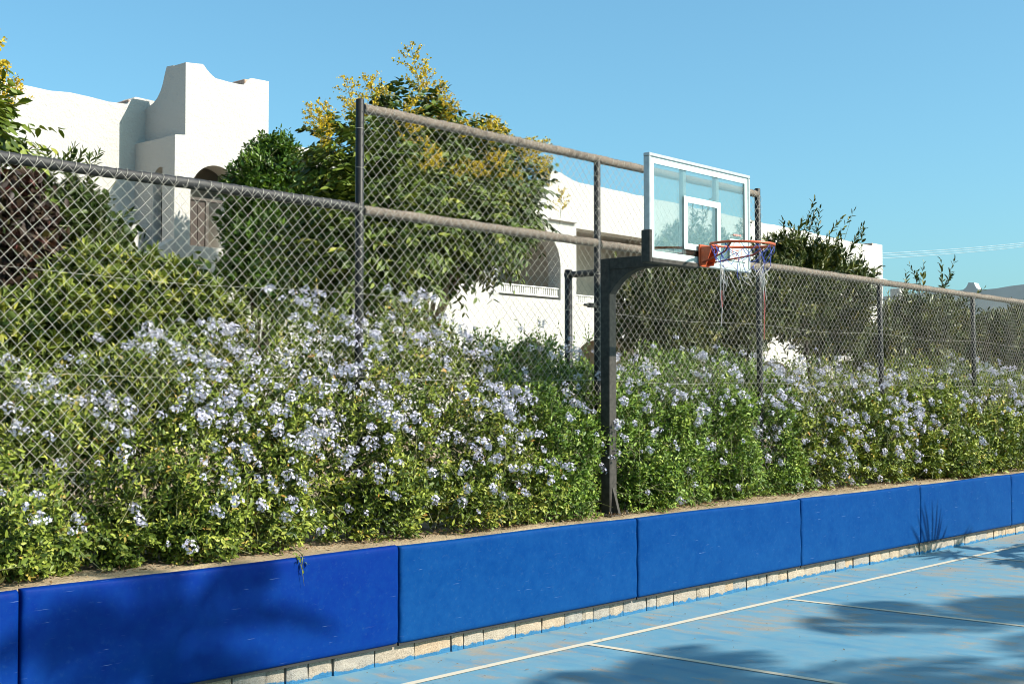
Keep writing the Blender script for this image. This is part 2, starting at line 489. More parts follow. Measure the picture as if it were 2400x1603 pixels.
    M['twig'] = plain('twig', (0.13, 0.13, 0.05), 0.8, var=0.4, scale=30)
    M['cable'] = plain('cable', (0.22, 0.30, 0.34), 0.7)
    return M
M = make_materials()
# ------------------------------------------------------------------ court and planter ground
def build_ground():
    m = MB(); m.add([(-60, -60, 0), (140, -60, 0), (140, 6.6, 0), (-60, 6.6, 0)], [(0, 1, 2, 3)])
    court = tag(m.build('court', M['court']), 'light blue painted court surface worn through in tan patches', None, None, 'structure')
    z = 0.004
    def line(x0, x1, y0, y1, zz=z):
        q = MB(); q.add([(x0, y0, zz), (x1, y0, zz), (x1, y1, zz), (x0, y1, zz)], [(0, 1, 2, 3)])
        q.build('court_line', M['line'], court)
    line(-5, 40, 5.995, 6.06)
    for x in (7.64, 10.50, 14.62): line(x - 0.03, x + 0.03, -4, 5.9948)
    # planter soil, level with the top of the retaining wall, reaching back under the houses and to the horizon
    nx, ny = 150, 90
    xs = np.concatenate([np.linspace(-300, -2, 8), np.linspace(0, 26, nx), np.linspace(30, 600, 10)])
    ys = np.concatenate([6.60 + np.linspace(0, 1.2, 30), np.linspace(8.0, 30, 30), np.linspace(40, 900, 10)])
    X, Y = np.meshgrid(xs, ys)
    P = np.stack([X.ravel(), Y.ravel(), np.zeros(X.size)], 1)
    z = 0.785 + 0.030 * (vnoise(P * 3.1) - 0.5) + 0.02 * (vnoise(P * 11.0) - 0.5)
    z = np.where(P[:, 1] < 6.63, 0.77, z)
    z = np.where((P[:, 1] > 13), 0.78, z)
    P[:, 2] = z
    n, k = len(xs), len(ys)
    I = np.arange(n * k).reshape(k, n)
    Q = np.stack([I[:-1, :-1], I[:-1, 1:], I[1:, 1:], I[1:, :-1]], -1).reshape(-1, 4)
    g = link('ground', np_mesh('ground', P, Q, smooth=True), M['sand'])
    tag(g, 'sandy planter soil behind the blue pads', kind='structure')

def build_wall():
    w = empty('retaining_wall', (10, 6.6, 0), 'low retaining wall of rough tan stone blocks showing below the blue pads', 'wall')
    m = MB(); m.box(-2, 26, 6.605, 6.85, -0.2, 0.76); m.build('wall_core', M['black_edge'], w)
    x = 0.9
    r = np.random.default_rng(3)
    while x < 21.0:
        wd = float(r.choice([0.14, 0.2, 0.26, 0.3, 0.34])) * float(r.uniform(0.9, 1.1))
        ht = float(r.uniform(0.145, 0.158))
        yf = 6.553 + float(r.uniform(-0.006, 0.012))
        nx, nz = 6, 4
        vs, fs = [], []
        x0, x1 = x + 0.005, x + wd - 0.006
        for iz in range(nz):
            for ix in range(nx):
                u, v = ix / (nx - 1), iz / (nz - 1)
                edge = min(u, 1 - u, v, 1 - v)
                y = yf + (0.010 if edge < 0.01 else 0.0) + float(r.normal(0, 0.0025))
                jx = float(r.normal(0, 0.0035)) if edge > 0.01 else float(r.normal(0, 0.002))
                vs.append((x0 + (x1 - x0) * u + jx, y, -0.02 + (ht + 0.02) * v))
        for iz in range(nz - 1):
            for ix in range(nx - 1):
                a = iz * nx + ix
                fs.append((a, a + 1, a + 1 + nx, a + nx))
        b = len(vs)
        vs += [(x0, 6.60, -0.02), (x1, 6.60, -0.02), (x1, 6.60, ht), (x0, 6.60, ht)]
        c00, c10, c11, c01 = 0, nx - 1, nz * nx - 1, (nz - 1) * nx
        fs += [(b, c00, c01, b + 3) if False else (b, c00) + tuple(i * nx for i in range(1, nz)) + (b + 3,),
               (c10, b + 1, b + 2) + tuple(i * nx + nx - 1 for i in range(nz - 1, 0, -1)),
               (c01,) + tuple(c01 + i for i in range(1, nx)) + (b + 2, b + 3)]
        q = MB(); q.add(vs, fs); q.build('stone_block', M['stone'], w)
        x += wd
    # tan capping behind the pads
    m = MB(); m.bbox(-2, 26, 6.556, 6.62, 0.60, 0.765, 0.006); m.build('capping', M['sand'], w)

def build_pads():
    J = [0.79 + 2.7155 * i for i in range(8)]
    labels = ['blue wall pad cut off by the left edge of the photo', 'dark glossy blue wall pad with a large soft shadow across it',
              'long faded blue wall pad left of the basketball pole foot', 'faded blue wall pad just right of the basketball pole foot',
              'scuffed blue wall pad with a palm shadow on its lower right corner', 'blue wall pad with spiky palm shadows at its left end',
              'blue wall pad cut off by the right edge of the photo']
    z0, z1, yf, yb = 0.139, 0.794, 6.50, 6.548
    r = np.random.default_rng(5)
    for i in range(7):
        x0, x1 = J[i] + 0.006, J[i + 1] - 0.006
        p = empty('wall_pad', (x0, yf, z0), labels[i], 'wall pad', 'blue pads along the court wall')
        W, Hh = x1 - x0, z1 - z0
        # profile: rounded cushion
        us = np.concatenate([[0, .003, .009, .02, .04], np.linspace(.09, W - .09, 40), [W - .04, W - .02, W - .009, W - .003, W]])
        vs_ = np.concatenate([[0, .003, .009, .02, .04], np.linspace(.08, Hh - .08, 14), [Hh - .04, Hh - .02, Hh - .009, Hh - .003, Hh]])
        U, V = np.meshgrid(us, vs_)
        du = np.minimum(U, W - U); dv = np.minimum(V, Hh - V)
        def rnd(d, R=0.024): 
            d = np.clip(d, 0, R); return R - np.sqrt(np.maximum(R * R - (R - d) ** 2, 0))
        y = rnd(du) + rnd(dv)
        nz = vnoise(np.stack([U.ravel() * 2.0 + i * 7, V.ravel() * 3.0, np.full(U.size, i * 3.1)], 1)).reshape(U.shape)
        y = y - 0.007 * np.clip(du / 0.3, 0, 1) * np.clip(dv / 0.2, 0, 1) - 0.006 * (nz - 0.5)
        pk = np.exp(-du / 0.035) * 0.0035 * np.sin(V * 2 * PI / 0.045 + i) * (du > 0.004)
        y = y + pk
        zz = V + 0.004 * np.sin(U * 2.2 + i * 2.0) * (V / Hh) 
        P = np.stack([U.ravel(), y.ravel(), zz.ravel()], 1)
        k, n = U.shape
        I = np.arange(k * n).reshape(k, n)
        Q = np.stack([I[:-1, :-1], I[:-1, 1:], I[1:, 1:], I[1:, :-1]], -1).reshape(-1, 4)
        # skirt back to the wall
        loop = np.concatenate([I[0, :], I[1:, -1], I[-1, -2::-1], I[-2:0:-1, 0]])
        B = P[loop].copy(); B[:, 1] = yb - yf
        b0 = len(P)
        j = np.arange(len(loop)); j2 = (j + 1) % len(loop)
        S = np.stack([loop[j2], loop[j], b0 + j, b0 + j2], 1)
        me = np_mesh('cover', np.concatenate([P, B]), np.concatenate([Q, S]), smooth=True)
        o = link('cover', me, M['pad_new' if i < 2 else 'pad_old'], p, loc=(0, 0, 0))
        s = MB(); s.box(x0 + 0.004, x1 - 0.004, yf + 0.018, yf + 0.050, z0 - 0.016, z0 + 0.012)
        s.build('backing_board', M['black_edge'], p)
        if i == 1:
            q = MB()
            q.box(x0 + 1.02 + 0.83, x0 + 1.022 + 0.83, yf - 0.0085, yf + 0.01, z0 + .03, z1 - .03)
build_ground(); build_wall(); build_pads()
# ------------------------------------------------------------------ chain-link fence
FY = 7.20
POSTS = [0.90, 3.68, 6.47, 9.30, 12.06, 14.86, 17.65, 20.45, 23.25]
def build_fence():
    f = empty('chain_link_fence', (9.3, FY, 0.78), 'chain link fence on black posts with a taller section behind the hoop', 'fence')
    p = 0.0435
    def mesh_panel(xa, xb, za, zb, seed):
        nw = int(round((xb - xa) / p)); nj = int(round((zb - za) / p)) + 1
        px = (xb - xa) / nw
        k = np.arange(nw)[:, None]; j = np.arange(nj)[None, :]
        side = ((k + j) % 2)
        x = xa + (k + side) * px
        zz = za + j * p + 0 * k
        y = FY - 0.045 + np.where(side == 0, 0.0022, -0.0022)
        q = np.stack([x.ravel(), np.full(x.size, seed * 1.0), zz.ravel()], 1)
        sag = vnoise(q * np.array([2.2, 1, 2.2])) - 0.5
        y = y + 0.035 * sag.reshape(x.shape)
        x = x + 0.010 * (vnoise(q * 2.7 + 9) - 0.5).reshape(x.shape)
        zz = zz + 0.012 * (vnoise(q * 2.3 + 17) - 0.5).reshape(x.shape)
        C = np.stack([x, y, zz], -1)                        # nw, nj, 3
        r = 0.0017
        off = np.array([(1.38 * r, 0, 0), (0, r, 0), (-1.38 * r, 0, 0), (0, -r, 0)])
        V = (C[:, :, None, :] + off[None, None]).reshape(-1, 3)
        I = np.arange(nw * nj * 4).reshape(nw, nj, 4)
        Q = []
        for s in range(4):
            t = (s + 1) % 4
            Q.append(np.stack([I[:, :-1, s], I[:, :-1, t], I[:, 1:, t], I[:, 1:, s]], -1).reshape(-1, 4))
        link('mesh_panel', np_mesh('mesh_panel', V, np.concatenate(Q), smooth=True), M['wire'], f, kind='stuff')
    zl, zu = 3.175, 3.915
    for i in range(len(POSTS) - 1):
        a, b = POSTS[i], POSTS[i + 1]
        mesh_panel(a, b, 0.83, zl + 0.01, i + 1)
        if i in (2, 3): mesh_panel(a, b, zl + 0.03, zu + 0.0, i + 21)
    # posts
    lean = {12.06: 0.022, 14.86: 0.03, 17.65: 0.02}
    for x in POSTS:
        top = 3.975 if x in (6.47, 12.06) else (zu - 0.01 if x == 9.30 else zl - 0.02)
        dx = -lean.get(x, 0.0)
        m = MB()
        pts = [(x - dx * 1.0, FY, 0.5), (x, FY, 2.0), (x + dx, FY, top - 0.006), (x + dx, FY, top)]
        m.tube(pts, [0.031, 0.031, 0.031, 0.025], 14)
        post = m.build('post', M['pvc'], f)
        t = MB()
        z = 1.15
        while z < top - 0.05:
            u = (z - 2.0) / max(top - 2.0, 0.1)
            t.ring((x + (dx * u if u > 0 else dx * u * 0.7), FY, z), 0.0325, 0.0016, 'Z', 14, 4, tilt=0.12)
            z += 0.29
        t.build('tie_wires', M['wire'], post, 'stuff')
    # rails: foam-sleeved pipes; the mesh is laced over them
    r = np.random.default_rng(11)
    def rail(xa, xb, z, worn, seed, dz=0.0):
        n = int((xb - xa) / 0.0145)
        pts, rad = [], []
        for i in range(n + 1):
            x = xa + (xb - xa) * i / n
            ph = (x / 0.087) % 1.0
            bulge = abs(math.sin(PI * ph))
            nz = float(vnoise(np.array([[x * 5.0, seed, 1.0]]))[0]) - 0.5
            nz2 = float(vnoise(np.array([[x * 31.0, seed, 5.0]]))[0]) - 0.5
            rr = 0.0325 + (0.0035 if not worn else 0.0045) * bulge + 0.004 * nz + (0.006 if worn else 0.002) * nz2
            pts.append((x, FY, z + 0.006 * nz))
            rad.append(rr)
        m = MB(); m.tube(pts, rad, 14)
        o = m.build('rail', M['foam_worn' if worn else 'foam_black'], f)
        o['label'] = 'top rail in frayed brown foam sleeve' if worn else 'top rail in black foam sleeve'
        # lacing wires over the rail
        w = MB()
        x = math.ceil(xa / 0.087) * 0.087
        while x < xb:
            jx = float(r.normal(0, 0.006))
            arc = []
            for a in (-120, -85, -50, -15, 20, 60, 95):
                t = math.radians(a)
                arc.append((x + jx + 0.012 * math.sin(t * 1.2), FY - 0.037 * math.cos(t), z + 0.037 * math.sin(t)))
            w.tube(arc, 0.0018, 4, False)
            x += 0.087
        w.build('lacing_wire', M['wire'], o, 'stuff')
        # fibres
        N = int((xb - xa) * (2600 if worn else 350))
        X = r.uniform(xa, xb, N); A = r.uniform(0, 2 * PI, N)
        d = np.stack([np.zeros(N), np.cos(A), np.sin(A)], 1)
        base = np.stack([X, np.full(N, FY), np.full(N, z)], 1) + d * 0.033
        dirr = unit(d * 0.8 + r.normal(0, 0.75, (N, 3)))
        L = r.uniform(0.006, 0.020 if worn else 0.010, N)[:, None]
        sd = unit(np.cross(dirr, r.normal(0, 1, (N, 3)))) * 0.0009
        V = np.stack([base - sd, base + sd, base + dirr * L], 1).reshape(-1, 3)
        link('fibres', np_mesh('fibres', V, np.arange(N * 3).reshape(N, 3)), M['fuzz' if worn else 'foam_black'], o, kind='stuff')
    rail(0.90, 3.68, zl, False, 1); rail(3.68, 6.44, zl, False, 2)
    rail(6.50, 9.27, zl - 0.012, True, 3); rail(9.33, 12.03, zl - 0.02, True, 4)
    for i in range(4, len(POSTS) - 1): rail(POSTS[i] + (0.03 if i == 4 else 0), POSTS[i + 1], zl, True, 10 + i)
    rail(6.50, 9.30, zu, True, 7); rail(9.30, 12.03, zu, True, 8)
    # tension wires woven through the mesh
    for z, s in ((2.53, 1), (1.93, 2), (1.35, 3)):
        m = MB()
        xs = np.linspace(0.9, 23.2, 160)
        pts = [(x, FY - 0.052 + 0.02 * (float(vnoise(np.array([[x * 1.3, s, 2.0]]))[0]) - 0.5), z + 0.012 * math.sin(x * 2.24)) for x in xs]
        m.tube(pts, 0.0011, 4); m.build('tension_wire', M['wire'], f)
    # brace post behind the fence at the hoop
    m = MB()
    m.tube([(9.30, 7.53, 0.6), (9.30, 7.53, 2.945)], 0.036, 14)
    m.build('brace_post', M['pvc'], f)
    m = MB(); m.tube([(9.30, 7.56, 2.90), (9.30, 7.21, 2.90)], 0.030, 12); m.build('brace_bar', M['foam_black'], f)
    m = MB(); m.bbox(9.18, 9.275, 7.185, 7.225, 2.585, 2.625); m.tube([(9.12, 7.205, 2.605), (9.19, 7.205, 2.605)], 0.011, 8)
    m.build('clamp', M['steel_black'], f)

# ------------------------------------------------------------------ basketball hoop
def build_hoop():
    h = empty('basketball_hoop', (9.10, 6.92, 0.785), 'basketball hoop with glass backboard on a black post in front of the fence', 'basketball hoop')
    m = MB(); m.bbox(9.05, 9.15, 6.877, 6.975, 0.70, 2.985, 0.006); m.build('pole', M['steel_black'], h)
    m = MB(); m.bbox(8.97, 9.23, 6.80, 7.05, 0.775, 0.795, 0.004)
    bp = m.build('base_plate', M['steel_black'], h)
    m = MB()
    m.add([(9.085, 6.876, 0.797), (9.085, 6.81, 0.797), (9.085, 6.876, 1.02), (9.115, 6.876, 0.797), (9.115, 6.81, 0.797), (9.115, 6.876, 1.02)],
          [(0, 1, 2), (3, 5, 4), (0, 3, 4, 1), (1, 4, 5, 2), (0, 2, 5, 3)])
    m.build('stiffener', M['steel_black'], h)
    for bx in (8.99, 9.21):
        for by in (6.82, 7.025):
            m = MB(); m.tube([(bx, by, 0.79), (bx, by, 0.825)], 0.009, 6); m.build('anchor_bolt', M['steel_black'], bp)
    # arm with its curved gusset
    m = MB(); m.bbox(9.05, 9.15, 6.06, 6.8765, 2.886, 2.986, 0.005); m.build('arm', M['steel_black'], h)
    loop = [(6.8765, 2.8862), (6.52, 2.8862)]
    for i in range(1, 10):
        t = i / 10.0
        # quadratic from (6.52,2.886) to (6.8765,2.68), pulled towards the corner
        c = (6.74, 2.875)
        loop.append(((1 - t) ** 2 * 6.52 + 2 * t * (1 - t) * c[0] + t * t * 6.8765, (1 - t) ** 2 * 2.8862 + 2 * t * (1 - t) * c[1] + t * t * 2.68))
    loop.append((6.8765, 2.68))
    m = MB(); m.prism(loop, [], lambda u, v, d: (d, u, v), 9.056, 9.144); m.build('gusset', M['steel_black'], h)
    m = MB(); m.bbox(8.90, 9.32, 6.02, 6.06, 2.90, 3.32, 0.004); 
    # rear mounting frame: two uprights
    x0, x1, z0, z1, yb = 8.37, 9.86, 2.86, 3.70, 5.97
    board = empty('backboard', (9.115, yb, 2.86)); board.parent = h; board.location = Vector((9.115, yb, 2.86)) - h.location
    board['label'] = 'glass backboard in a silver frame with white target square'
    fw, fd = 0.028, 0.055
    for (a, b, c, d, e) in ((x0, x1, z1 - fw, z1, 0.0), (x0, x1, z0, z0 + fw, 0.0), (x0, x0 + fw, z0 + fw + .0005, z1 - fw - .0005, 0.001), (x1 - fw, x1, z0 + fw + .0005, z1 - fw - .0005, 0.001)):
        m = MB(); m.bbox(a, b, yb - 0.004 + e, yb + fd - e, c, d, 0.004); m.build('frame', M['alu'], board)
    m = MB(); m.bbox(x0 + fw - .002, x1 - fw + .002, yb + 0.008, yb + 0.018, z0 + fw - .002, z1 - fw + .002, 0.001); m.build('glass', M['board_glass'], board)
    for a in (8.868, 9.355):
        m = MB(); m.bbox(a, a + 0.042, yb + 0.0195, yb + 0.060, z0 + fw, z1 - fw, 0.003); m.build('upright', M['alu'], board)
    m = MB(); m.bbox(8.912, 9.353, yb + 0.0215, yb + 0.058, 2.90, 2.99, 0.003); m.build('mounting_plate', M['steel_black'], board)
    # painted markings on the front of the glass
    def mark(u0, u1, v0, v1, uu0, uu1, vv0, vv1, name):
        y = yb + 0.0068
        vs = [(u0, y, v0), (u1, y, v0), (u1, y, v1), (u0, y, v1), (uu0, y, vv0), (uu1, y, vv0), (uu1, y, vv1), (uu0, y, vv1)]
        q = MB(); q.add(vs, [(0, 1, 5, 4), (1, 2, 6, 5), (2, 3, 7, 6), (3, 0, 4, 7)]); q.build(name, M['glass_paint'], board)
    g0, g1, k0, k1 = x0 + fw, x1 - fw, z0 + fw, z1 - fw
    mark(g0, g1, k0, k1, g0 + 0.048, g1 - 0.048, k0 + 0.048, k1 - 0.05, 'border_line')
    mark(8.862, 9.405, 2.985, 3.415, 8.915, 9.352, 3.035, 3.365, 'target_square')
    # lower right corner painted panel with the faded maker's sticker: oval and a line of print
    y = yb + 0.0060
    q = MB(); q.add([(9.54, y, 2.945), (9.777, y, 2.945), (9.777, y, 3.13), (9.54, y, 3.13)], [(0, 1, 2, 3)]); q.build('sticker', M['glass_paint'], board)
    q = MB()
    y = yb + 0.0048
    n = 28
    vs = []
    for i in range(n):
        a = 2 * PI * i / n
        for rr in (1.0, 0.88): vs.append((9.655 + 0.078 * rr * math.cos(a), y, 3.035 + 0.085 * rr * math.sin(a)))
    q.add(vs, [(2 * i, 2 * ((i + 1) % n), 2 * ((i + 1) % n) + 1, 2 * i + 1) for i in range(n)])
    for (a, b, c, d) in ((9.648, 9.658, 2.985, 3.085), (9.625, 9.685, 3.03, 3.038), (9.635, 9.67, 3.005, 3.012), (9.60, 9.625, 3.16, 3.172), (9.632, 9.65, 3.16, 3.176), (9.657, 9.69, 3.16, 3.171), (9.697, 9.72, 3.16, 3.175)):
        q.add([(a, y, c), (b, y, c), (b, y, d), (a, y, d)], [(0, 1, 2, 3)])
    q.build('sticker_print', M['logo_red'], board)
    # black edge padding: left corner and left half of the lower edge
    m = MB()
    m.bbox(x0 - 0.012, x0 + 0.024, yb - 0.016, yb + fd + 0.016, z0 - 0.020, z0 + 0.235, 0.006)
    m.bbox(x0 + 0.024, 9.055, yb - 0.016, yb + fd + 0.016, z0 - 0.020, z0 + 0.018, 0.006)
    pd = m.build('edge_padding', M['steel_black'], board)
    # rim
    rim = empty('rim', (9.11, 5.59, 3.015)); rim.parent = h; rim.location = Vector((9.11, 5.59, 3.015)) - h.location
    cx, cy, cz, R = 9.11, 5.59, 3.012, 0.252
    m = MB(); m.ring((cx, cy, cz), R, 0.0105, 'Z', 56, 10, tilt=0.035); m.build('ring', M['orange'], rim)
    m = MB()
    m.bbox(9.045, 9.185, 5.948, 5.9645, 2.855, 3.035, 0.003)
    m.bbox(9.055, 9.175, 5.845, 5.948, 2.998, 3.018, 0.003)
    for sx in (9.055, 9.166):
        m.prism([(5.948, 2.865), (5.90, 2.865), (5.845, 2.998), (5.948, 2.998)], [], lambda u, v, d: (d, u, v), sx, sx + 0.009)
    m.build('bracket', M['orange'], rim)
    for s in (-1, 1):
        m = MB()
        m.tube([(cx + s * 0.045, 5.94, 2.885), (cx + s * 0.15, 5.72, 2.925), (cx + s * 0.205, 5.62, 2.945), (cx + s * 0.248, 5.545, 3.0)], 0.007, 8)
        m.build('brace', M['red_rod'], rim)
    # tattered net
    r = np.random.default_rng(21)
    net = empty('net', (cx, cy, cz)); net.parent = h; net.location = Vector((cx, cy, cz)) - h.location
    net['label'] = 'torn blue and white net with loose strands'
    def pt(a, rr, z): return Vector((cx + rr * math.cos(a), cy + rr * math.sin(a), z + 0.035 * rr * math.sin(a)))
    def strand(bm, P0, P1, sag=0.02, rad=0.0027):
        P0, P1 = Vector(P0), Vector(P1)
        pts = []
        j = Vector(r.normal(0, 0.008, 3))
        for i in range(6):
            t = i / 5.0
            q = P0.lerp(P1, t) + j * math.sin(PI * t) + Vector((0, 0, -sag * math.sin(PI * t)))
            pts.append(q)
        bm.tube(pts, rad, 5)
    n = 12
    lev = [(0.248, cz - 0.012), (0.232, cz - 0.075), (0.205, cz - 0.15), (0.185, cz - 0.225), (0.17, cz - 0.29)]
    node = [[pt(2 * PI * (i + 0.5 * (k % 2)) / n + r.normal(0, 0.07 * k), rr * (1 + r.normal(0, 0.03 * k)), z + r.normal(0, 0.012 * k)) for i in range(n)] for k, (rr, z) in enumerate(lev)]
    blue, white, red = MB(), MB(), MB()
    for k in range(4):
        for i in range(n):
            for d in (0, -1 if k % 2 == 0 else 1):
                if r.random() < (0.05, 0.16, 0.30, 0.5)[k]: continue
                bm = blue if k < 2 or (k == 2 and r.random() < 0.45) else white
                strand(bm, node[k][i], node[k + 1][(i + d) % n], 0.008)
    for i in range(16):                                    # frayed ends
        a = r.uniform(0, 2 * PI); P0 = pt(a, 0.18, cz - r.uniform(0.16, 0.28))
        strand(white, P0, P0 + Vector((r.normal(0, 0.03), r.normal(0, 0.03), -r.uniform(0.05, 0.16))), -0.01, 0.0021)
    right_, left_ = Vector((rgt.x, rgt.y, 0)), -Vector((rgt.x, rgt.y, 0))
    for side, s, zb in ((left_, 0.165, 2.36), (right_, 0.175, 2.25)):   # two long loose strands
        P0 = Vector((cx, cy, cz - 0.20)) + side * s
        for q in range(3):
            e = Vector(r.normal(0, 0.012, 3)); b = P0 + Vector((r.normal(0, 0.012), r.normal(0, 0.012), -(0.20 + 0.05 * q)))
            strand(white, P0 + e, b, 0.0, 0.0028)
        mid = P0 + Vector((0.004, 0, -0.30)); strand(red, P0 + Vector((0, 0, -0.17)), mid, 0.0, 0.0045)
        strand(white if side is left_ else red, mid, Vector((P0.x - 0.01, P0.y, zb)), 0.0, 0.0032)
    blue.build('blue_cord', M['net_blue'], net, 'stuff'); white.build('white_cord', M['net_white'], net, 'stuff'); red.build('red_cord', M['net_red'], net, 'stuff')
build_fence(); build_hoop()
# ------------------------------------------------------------------ houses
HS = 22.0 / 18.3
def hx(x): return x * HS
def hz(z): return 1.8 + (z - 1.8) * HS
def arch(xa, xb, z0, spring, top, n=18):
    c, a, b = (xa + xb) / 2, (xb - xa) / 2, top - spring
    pts = [(xa, z0), (xb, z0)]
    for i in range(n + 1):
        t = PI * i / n
        pts.append((c + a * math.cos(t), spring + b * math.sin(t)))
    return pts
def sc(pts): return [(hx(x), hz(z)) for x, z in pts]
front = lambda Y: (lambda u, v, d: (u, Y + d, v))
def curve(p0, p1, sag=0.5, n=6):
    """concave sweep between two profile points"""
    out = []
    for i in range(1, n):
        t = i / n
        x = p0[0] + (p1[0] - p0[0]) * t
        z = p0[1] + (p1[1] - p0[1]) * (1 - (1 - t) ** (1 + 1.6 * sag))
        out.append((x, z))
    return out

def wob(pts, amp=0.012, step=0.25, seed=0):
    """subdivide a profile and make it slightly uneven, like hand-laid plaster"""
    r = np.random.default_rng(seed)
    out = []
    for (a, b) in zip(pts[:-1], pts[1:]):
        L = math.hypot(b[0] - a[0], b[1] - a[1]); n = max(1, int(L / step))
        for i in range(n):
            t = i / n
            out.append((a[0] + (b[0] - a[0]) * t + (r.normal(0, amp * 0.3) if i else 0), a[1] + (b[1] - a[1]) * t + (r.normal(0, amp) if i else 0)))
    out.append(pts[-1])
    return out

def build_house_tower():
    Yt, Yr = 22.0, 23.4
    h = empty('white_house', (15.5, Yt, 0.78), 'white stucco house with a curved-top tower, left behind the fence', 'house')
    g = 0.6
    # long recessed wall on the left with an upturned end
    prof = [(5.0, 6.62), (10.15, 6.70), (12.26, 6.71), (12.31, 6.78), (12.42, 6.86), (12.80, 6.85)]
    top = wob(sc(prof), 0.012, 0.4, 1)
    m = MB(); m.prism([(hx(12.80), g), (hx(5.0), g)][::-1] + [(hx(12.80), g)][:0] + top[::-1], [], front(Yr), 0, 0.45)
    m.build('wall', M['stucco'], h)
    # tower: front face
    loop = [(12.42, 0.0), (14.32, 0.0), (14.32, 7.28), (13.95, 7.27)] + [(13.90, 7.25), (13.84, 7.19), (13.78, 7.125)] + [(13.70, 7.118), (13.45, 7.12), (13.20, 7.135)] + \
           [(13.14, 7.165), (13.08, 7.205), (13.03, 7.245), (12.99, 7.285), (12.965, 7.31), (12.94, 7.322)] + [(12.61, 7.29), (12.615, 6.09), (12.42, 6.065)]
    loop = [(hx(x), hz(z)) if z > 0.1 else (hx(x), g) for x, z in loop]
    A = sc(arch(12.725, 13.75, 4.28, 5.14, 5.66))
    m = MB(); m.prism(loop, [A], front(Yt), 0, 0.42); m.build('tower_front', M['stucco'], h)
    # tower upper flank, facing left
    flank = [(22.42, hz(6.0)), (22.42, hz(7.30)), (22.66, hz(7.31)), (22.72, hz(7.20)), (22.79, hz(7.04)), (22.87, hz(6.92)), (22.98, hz(6.82)), (23.12, hz(6.75)), (23.40, hz(6.68)), (23.40, hz(6.0))]
    fx = lambda u, v, d: (d, u, v)
    m = MB(); m.prism(flank, [], fx, hx(12.61) + 0.002, hx(12.61) + 0.4); m.build('tower_flank', M['stucco'], h)
    # lower flank with a narrow arched window
    win = arch(22.24, 22.74, hz(4.10), hz(5.35), hz(5.58))
    m = MB(); m.prism([(22.42, g), (23.40, g), (23.40, hz(6.06)), (22.42, hz(6.06))][0:0] + [(22.001, g), (23.40, g), (23.40, hz(6.055)), (22.001, hz(6.055))], [win], fx, hx(12.42) - 0.003, hx(12.42) + 0.30)
    m.build('lower_flank', M['stucco'], h)
    w = empty('window', (hx(12.42) + 0.25, 22.49, hz(4.7))); w.parent = h; w.location -= h.location
    m = MB(); m.box(hx(12.42) + 0.19, hx(12.42) + 0.21, 22.2, 22.8, hz(4.05), hz(5.19)); m.build('pane', M['glass_dark'], w)
    m = MB(); m.box(hx(12.42) + 0.185, hx(12.42) + 0.25, 22.2, 22.8, hz(5.19), hz(5.62)); m.build('lintel', M['inner'], w)
    m = MB(); m.box(hx(12.42) + 0.182, hx(12.42) + 0.215, 22.47, 22.50, hz(4.05), hz(5.19)); m.build('frame', M['frame_dark'], w)
    # right and back of the tower, roof, ledge
    m = MB(); m.box(hx(14.32) - 0.4, hx(14.32) - 0.003, 22.42, 25.5, g, hz(7.1)); m.build('tower_side', M['stucco'], h)
    m = MB(); m.box(hx(12.42), hx(14.32) - 0.4, 22.3, 25.5, hz(5.95), hz(6.05)); m.build('roof_slab', M['stucco'], h)
    m = MB(); m.box(hx(5), hx(12.8), 23.85, 30, hz(6.2), hz(6.3)); m.build('roof_slab', M['stucco'], h)
    m = MB(); m.box(hx(5), hx(5) + .4, 23.85, 30, g, hz(6.5)); m.build('side_wall', M['stucco'], h)
    # recess behind the arch: brown shutter, pale side wall, dark beam
    m = MB(); m.box(hx(12.45), hx(14.2), 23.0, 23.1, hz(4.0), hz(5.8)); m.build('recess_wall', M['inner'], h)
    m = MB(); m.box(hx(12.725), hx(13.75), 22.42, 23.0, hz(4.20), hz(4.279)); m.build('recess_floor', M['inner'], h)
    s = empty('shutter', (hx(12.95), 22.72, hz(4.7))); s.parent = h; s.location -= h.location
    for i in range(3):
        a = hx(12.73) + i * (hx(13.17) - hx(12.73)) / 3
        m = MB(); m.bbox(a + 0.003, a + (hx(13.17) - hx(12.73)) / 3 - 0.003, 22.26, 22.30, hz(4.285), hz(5.07), 0.006); m.build('panel', M['wood'], s)
    m = MB(); m.box(hx(13.172), hx(13.23), 22.24, 22.32, hz(4.285), hz(5.10)); m.box(hx(12.73), hx(13.74), 22.23, 22.33, hz(5.072), hz(5.12)); m.build('frame', M['frame_dark'], s)
    m = MB(); m.box(hx(13.6), hx(13.70), 22.43, 23.0, hz(4.28), hz(5.2)); m.build('recess_pier', M['white_paint'], h)
    # sloped stair parapet at the foot of the tower
    m = MB(); m.prism([(hx(11.0), g), (hx(12.41), g), (hx(12.41), hz(4.36)), (hx(11.9), hz(4.06)), (hx(11.0), hz(3.45))], [], front(Yt - 0.02), 0, 0.28); m.build('stair_parapet', M['stucco'], h)
    m = MB(); m.prism(arch(hx(12.02), hx(12.20), g, hz(4.48), hz(4.62), 8), [], front(22.75), 0, 0.4); m.build('pier', M['stucco'], h)
    # brick-brown pieces on the left sides of the upturned parapet ends
    m = MB(); m.bbox(hx(13.80), hx(13.90), Yt + 0.004, Yt + 0.44, hz(7.13), hz(7.235), 0.02); m.build('parapet_stop', M['brick_brown'], h)
    m = MB(); m.bbox(hx(12.285), hx(12.36), Yr + 0.004, Yr + 0.47, hz(6.70), hz(6.80), 0.02); m.build('parapet_stop', M['brick_brown'], h)

